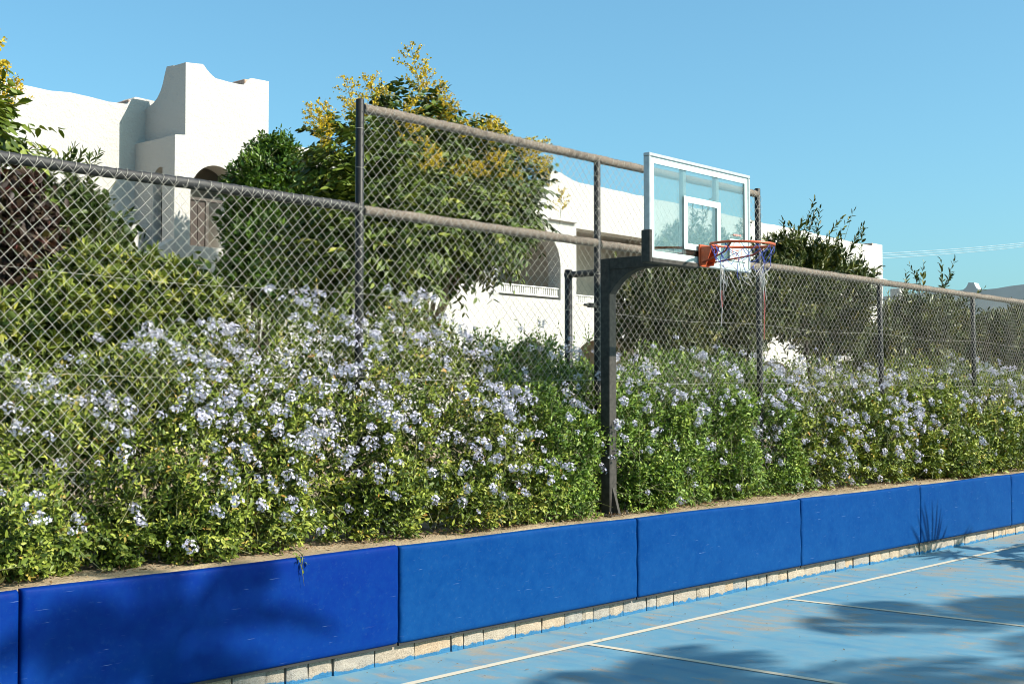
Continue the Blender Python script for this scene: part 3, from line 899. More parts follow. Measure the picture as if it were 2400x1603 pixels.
def build_house_arches():
    Y, g = 22.0, 0.6
    h = empty('white_house', (34, Y, 0.78), 'long white stucco house with arched balconies behind the backboard', 'house')
    up = [arch(20.31, 22.33, 3.90, 4.62, 5.52), [(22.88, 3.80), (26.6, 3.80), (26.6, 5.30), (26.35, 5.53), (22.88, 5.53)],
          arch(28.2, 30.3, 3.90, 4.55, 5.40), arch(32.0, 34.1, 3.90, 4.55, 5.40)]
    low = [arch(20.55, 22.05, 1.0, 2.45, 2.995), arch(22.95, 25.2, 1.0, 2.75, 3.12), arch(26.4, 28.4, 1.0, 2.35, 2.85), arch(30.2, 32.4, 1.0, 2.3, 2.75), arch(34.6, 36.6, 1.0, 2.35, 2.88)]
    prof = [(14.34, 6.25), (21.2, 6.28), (21.6, 6.30), (21.95, 6.34), (22.0, 6.68), (22.10, 6.72), (22.34, 6.70), (22.55, 6.64), (22.78, 6.585), (23.0, 6.56), (36.9, 6.37), (37.25, 6.37), (37.30, 6.44), (37.42, 6.455), (37.94, 6.45)]
    top = wob(sc(prof), 0.012, 0.5, 2)
    loop = [(hx(14.34), g), (hx(37.94), g)] + top[::-1]
    m = MB(); m.prism(loop, [sc(a) for a in up + low], front(Y), 0, 0.42); m.build('wall', M['stucco'], h)
    # ledge and cornice stub
    m = MB(); m.bbox(hx(21.9), hx(22.84), Y - 0.11, Y - 0.002, hz(5.625), hz(5.665), 0.01); m.build('ledge', M['stucco'], h)
    m = MB(); m.bbox(hx(37.3), hx(38.1), Y - 0.10, Y + 0.5, hz(5.23), hz(5.40), 0.02); m.build('cornice', M['stucco'], h)
    # interior: back wall, floors, end walls, roof
    m = MB(); m.box(hx(14.4), hx(37.9), Y + 2.2, Y + 2.4, g, hz(6.0)); m.build('balcony_wall', M['inner'], h)
    m = MB(); m.box(hx(14.4), hx(37.9), Y + 0.421, Y + 2.2, hz(3.3), hz(3.55)); m.build('floor_slab', M['inner'], h)
    m = MB(); m.box(hx(14.4), hx(37.9), Y + 0.421, Y + 9, hz(5.85), hz(6.02)); m.build('roof_slab', M['stucco'], h)
    m = MB(); m.box(hx(37.94) - 0.4, hx(37.94) - 0.003, Y + 0.421, Y + 9, g, hz(6.4)); m.build('side_wall', M['stucco'], h)
    for a in (19.3, 22.6, 27.4, 31.1, 35.3):
        m = MB(); m.box(hx(a) - 0.1, hx(a) + 0.1, Y + 0.421, Y + 2.2, g, hz(5.85)); m.build('partition', M['inner'], h)
    # balcony parapets: rails over a row of slim balusters, with a slot below
    for (xa, xb, zb) in ((20.31, 22.33, 3.90), (22.88, 26.6, 3.80), (28.2, 30.3, 3.90), (32.0, 34.1, 3.90)):
        b = empty('balustrade', (hx((xa + xb) / 2), Y + 0.2, hz(zb))); b.parent = h; b.location -= h.location
        x0, x1 = hx(xa) + 0.012, hx(xb) - 0.012
        m = MB(); m.bbox(x0, x1, Y + 0.05, Y + 0.16, hz(zb + 0.235), hz(zb + 0.262), 0.006); m.build('rail', M['white_paint'], b)
        m = MB(); m.bbox(x0, x1, Y + 0.06, Y + 0.15, hz(zb + 0.055), hz(zb + 0.085), 0.006); m.build('rail', M['white_paint'], b)
        n = int((x1 - x0) / 0.085)
        for i in range(n):
            x = x0 + (i + 0.5) * (x1 - x0) / n
            m = MB(); m.box(x - 0.027, x + 0.027, Y + 0.085, Y + 0.125, hz(zb + 0.083), hz(zb + 0.237)); m.build('baluster', M['white_paint'], b)
    m = MB(); m.bbox(hx(22.004), hx(22.055), Y + 0.004, Y + 0.44, hz(6.5), hz(6.735), 0.01); m.build('parapet_stop', M['brick_brown'], h)
    m = MB(); m.bbox(hx(37.26), hx(37.34), Y + 0.004, Y + 0.44, hz(6.35), hz(6.455), 0.01); m.build('parapet_stop', M['brick_brown'], h)

def build_house_far():
    X, g = 52.0, 0.6
    h = empty('pale_house', (X, 21, 0.78), 'pale house end wall in blue shade beyond the right end of the fence', 'house')
    prof = [(13.0, 6.36), (18.0, 6.28), (20.85, 6.06), (20.98, 6.08), (21.06, 6.14), (21.12, 6.24), (21.16, 6.36), (21.40, 6.38), (21.44, 6.28), (21.50, 6.18), (21.62, 6.10), (24.2, 6.05), (24.25, 6.3), (24.7, 6.3), (24.72, 6.0), (30, 6.0)]
    loop = [(13.0, g), (30.0, g)] + wob(prof, 0.015, 0.5, 4)[::-1]
    m = MB(); m.prism(loop, [arch(22.6, 23.6, 1.0, 3.0, 3.6)], lambda u, v, d: (d, u, v), X, X + 0.45); m.build('end_wall', M['shade_blue_stucco'], h)
    m = MB(); m.box(X + 0.4, X + 12, 13.0, 13.4, g, 6.3); m.build('wall', M['stucco'], h)
    m = MB(); m.box(X + 0.45, X + 12, 13.4, 30, 5.6, 5.8); m.build('roof_slab', M['stucco'], h)
    m = MB(); m.bbox(X - 0.45, X - 0.004, 24.1, 24.55, g, 6.28, 0.03); m.build('pillar', M['stucco'], h)
    m = MB(); m.box(X + 1.2, X + 1.3, 22, 24.2, g, 4); m.build('inner_wall', M['inner'], h)

build_house_tower(); build_house_arches(); build_house_far()

def build_cables():
    for i, (dz, lab) in enumerate(((0.0, 'uppermost of three thin power lines crossing the sky at right'), (-0.12, 'middle one of three thin power lines crossing the sky at right'), (-0.25, 'lowest of three thin power lines crossing the sky at right'))):
        m = MB()
        a, b = Vector((49.0, 31.2, 7.30)), Vector((95.0, 30.0, 12.4))
        a, b = Vector((62.24, 30.0, 9.01 + dz)), Vector((81.49, 30.0, 11.22 + dz * 0.9))
        d = b - a
        pts = []
        for k in range(25):
            t = -0.6 + 2.2 * k / 24
            p = a + d * t; p.z += 0.25 * (t - 0) * (t - 1)
            pts.append(p)
        m.tube(pts, 0.018, 5)
        tag(m.build('power_line', M['cable']), lab, 'cable', 'power lines')
build_cables()
# ------------------------------------------------------------------ foliage
SUNV = np.array(tuple(to_sun))          # leaves turn their faces to the light
def leaf_arrays(P, D, Nn, L, W, fold=0.25, droop=0.15, jit=None):
    """P base, D direction, Nn upper normal, L length, W width -> verts, quads"""
    D = unit(D); Nn = unit(Nn - D * np.sum(Nn * D, 1, keepdims=True)); S = np.cross(D, Nn)
    L = L[:, None]; W = W[:, None]
    def pt(u, v, w): return P + D * (L * u) + S * (W * v) + Nn * (L * w)
    dz = -droop
    fw = fold * W / np.maximum(L, 1e-6)
    V = np.stack([pt(0, 0, 0), pt(0.30, 0.46, 0.09 * dz + fw * 0.46), pt(0.68, 0.40, 0.46 * dz + fw * 0.40), pt(1, 0, dz),
                  pt(0.68, -0.40, 0.46 * dz + fw * 0.40), pt(0.30, -0.46, 0.09 * dz + fw * 0.46)], 1)
    n = len(P)
    b = (np.arange(n) * 6)[:, None]
    Q = np.concatenate([b + np.array([[0, 1, 2, 3]]), b + np.array([[0, 3, 4, 5]])])
    return V.reshape(-1, 3), Q

def shoots(r, tip, D, length, nleaf, Ls, ratio=0.42, splay=0.9, gap=(0.0, 1.0), droop=0.2, up=0.25, whorl=0.0):
    """leafy shoots ending at tip; returns leaf verts, quads, rnd"""
    n = len(tip)
    D = unit(D)
    ref = np.where(np.abs(D[:, 2:3]) < 0.9, np.array([[0, 0, 1.0]]), np.array([[1.0, 0, 0]]))
    A = unit(np.cross(D, ref)); B = np.cross(D, A)
    j = np.arange(nleaf)
    t = gap[0] + (gap[1] - gap[0]) * (j / max(nleaf - 1, 1))
    t = t[None, :] ** (1.0 if not whorl else (1 - whorl))
    ang = j[None, :] * 2.39996 + r.uniform(0, 6.28, (n, 1)) + r.normal(0, 0.25, (n, nleaf))
    rad = A[:, None, :] * np.cos(ang)[..., None] + B[:, None, :] * np.sin(ang)[..., None]
    L0 = length[:, None, None]
    pos = tip[:, None, :] - D[:, None, :] * L0 * (1 - t)[..., None]
    sp = splay * (1.0 - 0.45 * t) + r.normal(0, 0.18, (n, nleaf))
    ld = D[:, None, :] * np.cos(sp)[..., None] + rad * np.sin(sp)[..., None]
    ld[..., 2] -= droop * r.uniform(0, 1, (n, nleaf))
    nn = D[:, None, :] * 0.8 - rad * 0.3 + np.array([0, 0, up]) + SUNV * 0.7 + r.normal(0, 0.42, (n, nleaf, 3))
    m = n * nleaf
    ls = r.uniform(Ls[0], Ls[1], (n, nleaf)) * (0.75 + 0.35 * np.sin(np.pi * np.clip(t, 0.05, 0.95)))
    ls = ls.reshape(m)
    tone = np.clip(r.normal(0.42, 0.24, (n, 1)) + 0.22 * (t - 0.5) + r.normal(0, 0.1, (n, nleaf)), 0, 0.97)
    tone = np.where(r.random((n, nleaf)) < 0.008, 1.0, tone)
    V, Q = leaf_arrays(pos.reshape(m, 3), ld.reshape(m, 3), nn.reshape(m, 3), ls, ls * ratio * r.uniform(0.8, 1.2, m))
    return V, Q, np.repeat(tone.reshape(m), 6)

def stems_mesh(r, tip, D, length, rad=0.0025, bend=0.15):
    """thin three-sided stems under the shoots"""
    n = len(tip)
    D = unit(D)
    base = tip - D * length[:, None]
    mid = (tip + base) / 2 + r.normal(0, 1, (n, 3)) * (bend * length[:, None] * 0.3)
    ref = np.where(np.abs(D[:, 2:3]) < 0.9, np.array([[0, 0, 1.0]]), np.array([[1.0, 0, 0]]))
    A = unit(np.cross(D, ref)); B = np.cross(D, A)
    rings = []
    for c, k in ((base, 1.2), (mid, 1.0), (tip, 0.5)):
        for a in range(3):
            an = a * 2 * PI / 3
            rings.append(c + (A * math.cos(an) + B * math.sin(an)) * rad * k)
    V = np.stack(rings, 1).reshape(-1, 3)
    b = (np.arange(n) * 9)[:, None]
    q = []
    for s in range(2):
        for a in range(3):
            q.append(b + np.array([[s * 3 + a, s * 3 + (a + 1) % 3, s * 3 + 3 + (a + 1) % 3, s * 3 + 3 + a]]))
    return V, np.concatenate(q)

def join(parts):
    V, Q, R, o = [], [], [], 0
    for p in parts:
        V.append(p[0]); Q.append(p[1] + o); o += len(p[0])
        if len(p) > 2: R.append(p[2])
    return np.concatenate(V), np.concatenate(Q), (np.concatenate(R) if R else None)

def foliage(name, parts, mat, parent):
    V, Q, R = join(parts)
    return link(name, np_mesh(name, V, Q, R), mat, parent, kind='stuff')

# ---- plumbago flower heads (a few shared meshes)
def flower_head(seed, nfl=15, rad=0.042):
    r = np.random.default_rng(seed)
    V, Q, R = [], [], []
    o = 0
    for i in range(nfl):
        th = math.acos(1 - r.uniform(0.0, 1.15)); ph = i * 2.39996 + r.normal(0, 0.3)
        d = Vector((math.sin(th) * math.cos(ph), math.sin(th) * math.sin(ph), math.cos(th)))
        c = d * rad * r.uniform(0.75, 1.2)
        nrm = (d + Vector(r.normal(0, 0.35, 3))).normalized()
        a = nrm.orthogonal().normalized(); b = nrm.cross(a)
        V += [Vector((0, 0, -0.030)), c + Vector((0.0012, 0, 0)), c, c + Vector((0, 0.0012, 0))]; Q.append((o, o + 1, o + 2, o + 3)); R += [0.0] * 4; o += 4
        pl = r.uniform(0.010, 0.0145); tone = float(np.clip(r.normal(0.55, 0.22), 0, 1)); rot = r.uniform(0, 6.28)
        for k in range(5):
            an = rot + k * 2 * PI / 5 + r.normal(0, 0.08)
            u = a * math.cos(an) + b * math.sin(an); s = nrm.cross(u)
            lift = r.uniform(-0.1, 0.35)
            V += [c, c + u * pl * 0.62 + s * pl * 0.36 + nrm * pl * 0.1, c + u * pl + nrm * pl * lift, c + u * pl * 0.62 - s * pl * 0.36 + nrm * pl * 0.1]
            Q.append((o, o + 1, o + 2, o + 3)); R += [tone] * 4
            o += 4
    me = np_mesh('flower_head', np.array([tuple(v) for v in V]), np.array(Q), np.array(R))
    me.materials.append(M['petal'])
    return me
HEADS = [flower_head(100 + i, n, rr) for i, (n, rr) in enumerate(((14, 0.034), (19, 0.040), (10, 0.028), (24, 0.046), (7, 0.022)))]

HT = np.array([(0.5, 1.9), (3.0, 1.95), (3.99, 2.0), (4.28, 2.03), (4.58, 2.02), (4.9, 2.11), (5.13, 2.24), (5.34, 2.31), (5.75, 2.29), (5.98, 2.49), (6.17, 2.60), (6.38, 2.51), (6.68, 2.25), (6.86, 2.39), (7.09, 2.49), (7.47, 2.5), (7.77, 2.42), (8.3, 2.36), (8.87, 2.33), (9.42, 2.30), (10.08, 2.14), (10.36, 2.12), (10.87, 2.2), (11.49, 2.24), (12.07, 2.18), (12.88, 2.13), (13.96, 2.24), (15.16, 2.09), (15.64, 2.10), (16.65, 2.2), (17.34, 2.32), (18.36, 2.26), (20.82, 2.03), (24, 2.0)])
FR = np.array([(0.5, 6.85), (3.55, 6.86), (4.15, 6.96), (4.66, 6.90), (4.97, 6.78), (5.5, 6.92), (5.91, 7.02), (6.46, 6.84), (7.43, 6.88), (8.6, 6.92), (8.85, 6.95), (9.02, 7.08), (9.22, 7.08), (9.35, 6.98), (9.8, 6.93), (10.38, 6.96), (12.49, 7.08), (14.07, 6.92), (17.68, 6.78), (24, 6.8)])
PUSH = np.array([(0.5, 0.15), (4.6, 0.08), (5.2, -0.02), (5.8, -0.08), (7.0, -0.18), (8.6, -0.16), (9.3, -0.06), (10.2, -0.06), (11.0, -0.08), (12.0, -0.08), (14.5, -0.16), (24, -0.20)])
def hedge_surface(x, s):
    """x along the fence, s in 0..1 from the planter edge up over the crest to the back"""
    zt = np.interp(x, HT[:, 0], HT[:, 1]); yf = np.interp(x, FR[:, 0], FR[:, 1]); pu = np.interp(x, PUSH[:, 0], PUSH[:, 1])
    ss = np.array([0.0, 0.14, 0.34, 0.52, 0.68, 0.80, 0.90, 1.0])
    Y = np.stack([yf - 0.10, yf - 0.16, yf - 0.03 + pu * 0.5, 7.10 + pu, 7.22 + pu * 0.8, 7.44 + pu * 0.4, 7.75 + 0 * x, 8.25 + 0 * x], 1)
    Z = np.stack([0.80 + 0 * x, 0.98 + 0 * x, 1.28 + 0 * x, 1.60 + 0 * x, np.minimum(1.86, zt - 0.2), zt - 0.10, zt, zt - 0.25], 1)
    i = np.clip(np.searchsorted(ss, s, side='right') - 1, 0, 6)
    t = (s - ss[i]) / (ss[i + 1] - ss[i])
    k = np.arange(len(x))
    y = Y[k, i] * (1 - t) + Y[k, i + 1] * t; z = Z[k, i] * (1 - t) + Z[k, i + 1] * t
    dy = Y[k, i + 1] - Y[k, i]; dz = Z[k, i + 1] - Z[k, i]
    n = unit(np.stack([np.zeros(len(x)), -dz, dy], 1))
    return np.stack([x, y, z], 1), n

def build_hedge():
    spec = [(0.9, 4.75, 'leafy plumbago bush under the purple shrub at the left edge', 0.8, 'plumbago'),
            (4.75, 5.72, 'flower-covered plumbago bush in front of the broad yellow-green shrub', 1.15, 'plumbago'),
            (5.72, 6.62, 'tallest plumbago bush, heaped with flowers, left of the first tall fence post', 1.15, 'plumbago'),
            (6.62, 8.15, 'flowering plumbago bush below the golden rain tree', 0.8, 'plumbago'),
            (8.15, 9.75, 'deep green plumbago bush with few flowers left of the basketball pole', 0.28, 'plumbago_green'),
            (9.75, 12.6, 'low plumbago bush just right of the basketball pole', 0.34, 'plumbago_green'),
            (12.6, 15.4, 'flowering plumbago bush in front of the dark evergreen shrubs', 0.55, 'plumbago'),
            (15.4, 22.5, 'flowering plumbago bush at the far right end of the fence', 0.34, 'plumbago')]
    for bi, (xa, xb, lab, fl, mat) in enumerate(spec):
        r = np.random.default_rng(50 + bi)
        b = empty('plumbago_bush', ((xa + xb) / 2, 7.4, 0.78), lab, 'bush', 'flowering bushes along the fence')
        far = (xa + xb) / 2 > 12
        dens = (1500 if not far else (1000 if xa < 15 else 680))
        N = int((xb - xa) * dens)
        x = r.uniform(xa - 0.12, xb + 0.12, N); s = r.beta(1.05, 1.15, N)
        P, n = hedge_surface(x, s)
        lump = vnoise(P * np.array([2.1, 2.1, 2.6]) + 3.3) - 0.5
        lump2 = vnoise(P * np.array([5.5, 5.5, 6.0]) + 8.1) - 0.5
        keep = (lump2 + 0.6 * lump + r.normal(0, 0.12, N)) > -0.16
        depth = np.abs(r.normal(0, 0.10, N))
        P = P + n * (0.30 * lump + 0.16 * lump2 - depth + 0.03)[:, None]
        keep &= P[:, 2] > 0.80
        P, n, depth = P[keep], n[keep], depth[keep]
        D = unit(n * 0.75 + np.array([0, 0, 0.55]) + r.normal(0, 0.42, P.shape))
        low = P[:, 2] < 1.15
        D[low, 2] *= 0.4; D[low, 1] -= 0.3
        ln = r.uniform(0.09, 0.24, len(P))
        k = 1.0 if not far else (1.15 if xa < 15 else 1.35)
        parts = [shoots(r, P, D, ln, 9, (0.029 * k, 0.054 * k), 0.46, 1.05)]
        # stray wands that stick out above the crest
        ns = int((xb - xa) * 14)
        xs = r.uniform(xa, xb, ns); ss = r.uniform(0.62, 0.95, ns)
        S, sn = hedge_surface(xs, ss)
        Ds = unit(sn * 0.25 + np.array([0, 0, 1.0]) + r.normal(0, 0.35, S.shape)); ls = r.uniform(0.18, 0.42, ns)
        S = S + Ds * (ls * 0.75)[:, None]
        parts.append(shoots(r, S, Ds, ls, 11, (0.026 * k, 0.045 * k), 0.42, 0.9))
        # darker inner leaves fill the body
        ni = int((xb - xa) * dens * 0.5)
        xi = r.uniform(xa, xb, ni); si = r.uniform(0.02, 0.98, ni)
        Pi, nin = hedge_surface(xi, si)
        Pi = Pi - nin * r.uniform(0.14, 0.55, ni)[:, None]
        Pi[:, 2] = np.maximum(Pi[:, 2], 0.84)
        parts.append(shoots(r, Pi, nin + r.normal(0, 0.7, Pi.shape), np.full(ni, 0.2), 6, (0.045 * k, 0.075 * k), 0.5, 1.1))
        foliage('foliage', parts, M[mat], b)
        V, Q = stems_mesh(r, np.concatenate([P[::2], S]), np.concatenate([D[::2], Ds]), np.concatenate([ln[::2] + 0.18, ls + 0.1]), 0.0022)
        link('stems', np_mesh('stems', V, Q), M['twig'], b, kind='stuff')
        # main canes rising from the soil
        m = MB()
        for c in range(int((xb - xa) * 5)):
            x0 = r.uniform(xa, xb); y0 = r.uniform(7.25, 7.7)
            Pt, _ = hedge_surface(np.array([x0 + r.normal(0, 0.3)]), np.array([r.uniform(0.2, 0.85)]))
            e = Vector(Pt[0]) + Vector((0, 0.10, -0.05)); a = Vector((x0, y0, 0.76)); q = a.lerp(e, 0.5) + Vector((r.normal(0, 0.08), 0.1, 0.15))
            m.tube([a, q, e], [0.009, 0.006, 0.003], 5)
        m.build('canes', M['bark'], b, 'stuff')
        # flower heads
        nf = int((xb - xa) * 165 * fl)
        nf = min(nf, 300)
        xc = r.uniform(xa, xb, nf * 3); sc_ = np.where(r.random(nf * 3) < 0.80, r.beta(4.5, 2.4, nf * 3), r.uniform(0.03, 0.8, nf * 3))
        Pc, nc = hedge_surface(xc, sc_)
        cl = vnoise(Pc * 3.4 + 21.0) + r.normal(0, 0.40, len(Pc))
        idx = np.argsort(-cl)[:nf]
        Pc, nc = Pc[idx], nc[idx]
        lump = vnoise(Pc * np.array([2.1, 2.1, 2.6]) + 3.3) - 0.5; lump2 = vnoise(Pc * np.array([5.5, 5.5, 6.0]) + 8.1) - 0.5
        Pc = Pc + nc * (0.30 * lump + 0.16 * lump2 + 0.07 + r.normal(0, 0.03, nf))[:, None]
        for i in range(nf):
            if Pc[i, 2] < 0.86: continue
            o = bpy.data.objects.new('flower_head', HEADS[int(r.choice(5, p=[.27, .25, .2, .16, .12]))])
            COL.objects.link(o); o.parent = b
            o.location = Vector(Pc[i]) - b.location
            d = Vector(nc[i]) * 0.8 + Vector((0, -0.15, 0.6)) + Vector(r.normal(0, 0.35, 3))
            o.rotation_euler = d.to_track_quat('Z', 'X').to_euler()
            sc1 = float(r.uniform(0.62, 1.1)) * (1.0 if not far else 1.1); o.scale = (sc1, sc1, sc1 * 0.9)
build_hedge()
def build_sprig():
    b = [o for o in bpy.data.objects if o.name.startswith('plumbago_bush') and 'yellow-green shrub' in o['label']][0]
    r = np.random.default_rng(17)
    tips = np.array([(5.36, 6.475, 0.72), (5.40, 6.48, 0.755), (5.33, 6.47, 0.785), (5.38, 6.50, 0.81)])
    D = np.array([(0.25, -0.35, -0.9), (0.5, -0.4, -0.5), (-0.4, -0.6, -0.1), (0.2, -0.7, 0.3)])
    V, Q, R = shoots(r, tips, D, np.array([0.15, 0.12, 0.1, 0.12]), 8, (0.022, 0.040), 0.42, 0.9)
    link('trailing_sprig', np_mesh('trailing_sprig', V, Q, R), M['plumbago'], b, kind='stuff')
    m = MB()
    m.tube([(5.42, 6.85, 0.86), (5.40, 6.62, 0.85), (5.38, 6.50, 0.81), (5.35, 6.475, 0.74), (5.37, 6.472, 0.62)], [0.004, 0.003, 0.003, 0.0025, 0.001], 5)
    m.build('trailing_stem', M['twig'], b)
build_sprig()
# ------------------------------------------------------------------ trees and shrubs
def crown_points(r, lumps, n_per_area, shell=(0.55, 1.0)):
    """lumps: (x,y,z,rx,ry,rz)"""
    P, N = [], []
    for (x, y, z, a, b, c) in lumps:
        n = int(n_per_area * 4 * PI * ((a * b + a * c + b * c) / 3))
        d = unit(r.normal(0, 1, (n, 3)))
        ax = np.array([a, b, c])
        k = r.uniform(shell[0], shell[1], n) ** 0.7
        p0 = np.array([x, y, z]) + d * ax
        k = k * (0.72 + 0.36 * vnoise(p0 * 2.1 + 4.0) + 0.30 * vnoise(p0 * 5.0 + 14.0))
        P.append(np.array([x, y, z]) + d * ax * k[:, None]); N.append(unit(d / ax))
    return np.concatenate(P), np.concatenate(N)

def limbs(parent, base, crown, r, r0, mat, fork=0.45, name_t='trunk'):
    """tapered trunk with limbs reaching into every lump"""
    base = Vector(base)
    cen = Vector(np.mean([c[:3] for c in crown], axis=0))
    fk = base.lerp(cen, fork); fk.x = base.x + (cen.x - base.x) * 0.35
    m = MB()
    pts = [base + Vector((0, 0, -0.1)), base.lerp(fk, 0.35) + Vector((r.normal(0, .02), r.normal(0, .02), 0)), base.lerp(fk, 0.7) + Vector((r.normal(0, .03), r.normal(0, .03), 0)), fk]
    m.tube(pts, [r0 * 1.25, r0, r0 * 0.92, r0 * 0.8], 10)
    m.build(name_t, mat, parent)
    for c in crown:
        e = Vector(c[:3])
        m = MB()
        mid = fk.lerp(e, 0.5) + Vector((r.normal(0, .05), r.normal(0, .05), 0.08))
        m.tube([fk - Vector((0, 0, 0.03)), mid, e, e + (e - mid) * 0.2], [r0 * 0.6, r0 * 0.38, r0 * 0.2, r0 * 0.06], 7)
        for k in range(5):
            d = Vector(r.normal(0, 1, 3)).normalized(); d.z = abs(d.z) * 0.6
            s = mid.lerp(e, r.uniform(0.3, 1.0))
            tip = s + Vector((d.x * c[3], d.y * c[4], d.z * c[5])) * 0.85
            m.tube([s, s.lerp(tip, 0.5) + Vector((0, 0, 0.03)), tip], [r0 * 0.16, r0 * 0.1, r0 * 0.04], 5)
        m.build('limb', mat, parent)

def pinnate(r, base, D, length, npair, Lf, ratio=0.42, droop=0.5):
    """compound leaves: pairs of leaflets along an arching stalk"""
    n = len(base)
    D = unit(D)
    up = np.array([[0, 0, 1.0]])
    S = unit(np.cross(D, up) + 1e-4); Nn = np.cross(S, D)
    t = np.linspace(0.18, 1.0, npair)
    pos = base[:, None, :] + D[:, None, :] * (length[:, None] * t[None, :])[..., None]
    pos[..., 2] -= droop * length[:, None] * t[None, :] ** 2 * 0.55
    P, LD, NN, LS, T = [], [], [], [], []
    tone = np.clip(r.normal(0.42, 0.16, n) + 0.7 * (vnoise(base * 3.0 + 77) - 0.5), 0, 0.95)
    for sgn in (-1, 1):
        ld = D[:, None, :] * 0.55 + sgn * S[:, None, :] * 0.85 + r.normal(0, 0.2, (n, npair, 3))
        ld[..., 2] -= 0.30 + 0.3 * droop
        P.append(pos.reshape(-1, 3)); LD.append(ld.reshape(-1, 3))
        NN.append((Nn[:, None, :] * 0.6 + SUNV * 0.7 + r.normal(0, 0.42, (n, npair, 3))).reshape(-1, 3))
        LS.append((r.uniform(Lf[0], Lf[1], (n, npair)) * (0.75 + 0.4 * np.sin(PI * np.clip(t, 0.1, 0.85)))[None, :]).reshape(-1))
        T.append(np.clip(tone[:, None] + r.normal(0, 0.12, (n, npair)), 0, 1).reshape(-1))
    P, LD, NN, LS, T = map(np.concatenate, (P, LD, NN, LS, T))
    V, Q = leaf_arrays(P, LD, NN, LS, LS * ratio)
    return V, Q, np.repeat(T, 6)

def panicle_mesh(seed, H=0.42):
    """airy upright spray of small yellow flowers"""
    r = np.random.default_rng(seed)
    pts = []
    stem = MB()
    stem.tube([(0, 0, -0.12), (r.normal(0, 0.01), r.normal(0, 0.01), H * 0.5), (r.normal(0, 0.03), r.normal(0, 0.03), H)], [0.005, 0.0035, 0.0015], 4)
    for k in range(13):
        z = H * (0.12 + 0.82 * k / 13); a = k * 2.4 + r.normal(0, 0.3)
        Lb = (H * 0.62) * (1 - 0.75 * k / 13) * r.uniform(0.7, 1.15)
        d = Vector((math.cos(a), math.sin(a), 0.62)).normalized()
        p0 = Vector((0, 0, z)); p1 = p0 + d * Lb
        stem.tube([p0, p0.lerp(p1, 0.5) + Vector((0, 0, -0.01)), p1], [0.0022, 0.0016, 0.001], 3, False)
        nfl = int(10 + Lb * 75)
        for i in range(nfl):
            t = r.uniform(0.2, 1.0)
            pts.append(p0.lerp(p1, t) + Vector(r.normal(0, 0.008 + 0.006 * t, 3)))
    n = len(pts)
    P = np.array([tuple(p) for p in pts])
    D = unit(r.normal(0, 1, (n, 3)) + np.array([0, 0, 0.4])); Nn = unit(r.normal(0, 1, (n, 3)))
    Ls = r.uniform(0.017, 0.032, n)
    V, Q = leaf_arrays(P, D, Nn, Ls, Ls * 0.8)
    R = np.repeat(np.clip(r.normal(0.5, 0.25, n), 0, 1), 6)
    fl = np_mesh('flowers', V, Q, R); fl.materials.append(M['panicle'])
    sm = bpy.data.meshes.new('panicle_stem'); sm.from_pydata([tuple(v) for v in stem.v], [], stem.f); sm.update(); sm.materials.append(M['twig'])
    return fl, sm
PAN = [panicle_mesh(300 + i, h_) for i, h_ in enumerate((0.50, 0.42, 0.36, 0.46))]

def add_panicles(parent, r, spots):
    for (p, d, s) in spots:
        k = int(r.integers(0, 4))
        o = bpy.data.objects.new('flower_panicle', PAN[k][0]); o['kind'] = 'stuff'; COL.objects.link(o); o.parent = parent
        o.location = Vector(p) - parent.location
        q = (Vector(d)).to_track_quat('Z', 'X'); o.rotation_euler = q.to_euler(); o.scale = (s, s, s)
        st = bpy.data.objects.new('panicle_stem', PAN[k][1]); COL.objects.link(st); st.parent = o

def golden_tree(base, lumps, label, seed, dens, pan, r0=0.07, extra=()):
    r = np.random.default_rng(seed)
    t = empty('golden_rain_tree', base, label, 'tree')
    limbs(t, base, lumps, r, r0, M['bark'], 0.5)
    P, N = crown_points(r, lumps, dens)
    D = unit(N * 0.9 + r.normal(0, 0.45, P.shape) + np.array([0, 0, 0.15]))
    leaves = [pinnate(r, P, D, r.uniform(0.22, 0.40, len(P)), 5, (0.075, 0.135))]
    Pi, Ni = crown_points(r, lumps, dens * 0.5, (0.1, 0.6))
    leaves.append(pinnate(r, Pi, unit(r.normal(0, 1, Pi.shape)), r.uniform(0.2, 0.35, len(Pi)), 4, (0.07, 0.12)))
    foliage('crown', leaves, M['golden'], t)
    spots = [(p, Vector((r.normal(0, 0.25), r.normal(0, 0.25), 1)), s) for p, s in extra]
    Pp, Np = crown_points(r, lumps, 8.0, (0.9, 1.0))
    w = Np[:, 2] * 0.9 + (Pp[:, 2] - 4.4) * 0.6 - Np[:, 1] * 0.35 + vnoise(Pp * 1.7 + 31) * 1.3
    for i in np.argsort(-w)[:pan]:
        spots.append((Vector(Pp[i]), Vector(Np[i]) * 0.7 + Vector((r.normal(0, .2), r.normal(0, .2), 0.9)), float(r.uniform(0.7, 1.2))))
    add_panicles(t, r, spots)
    return t

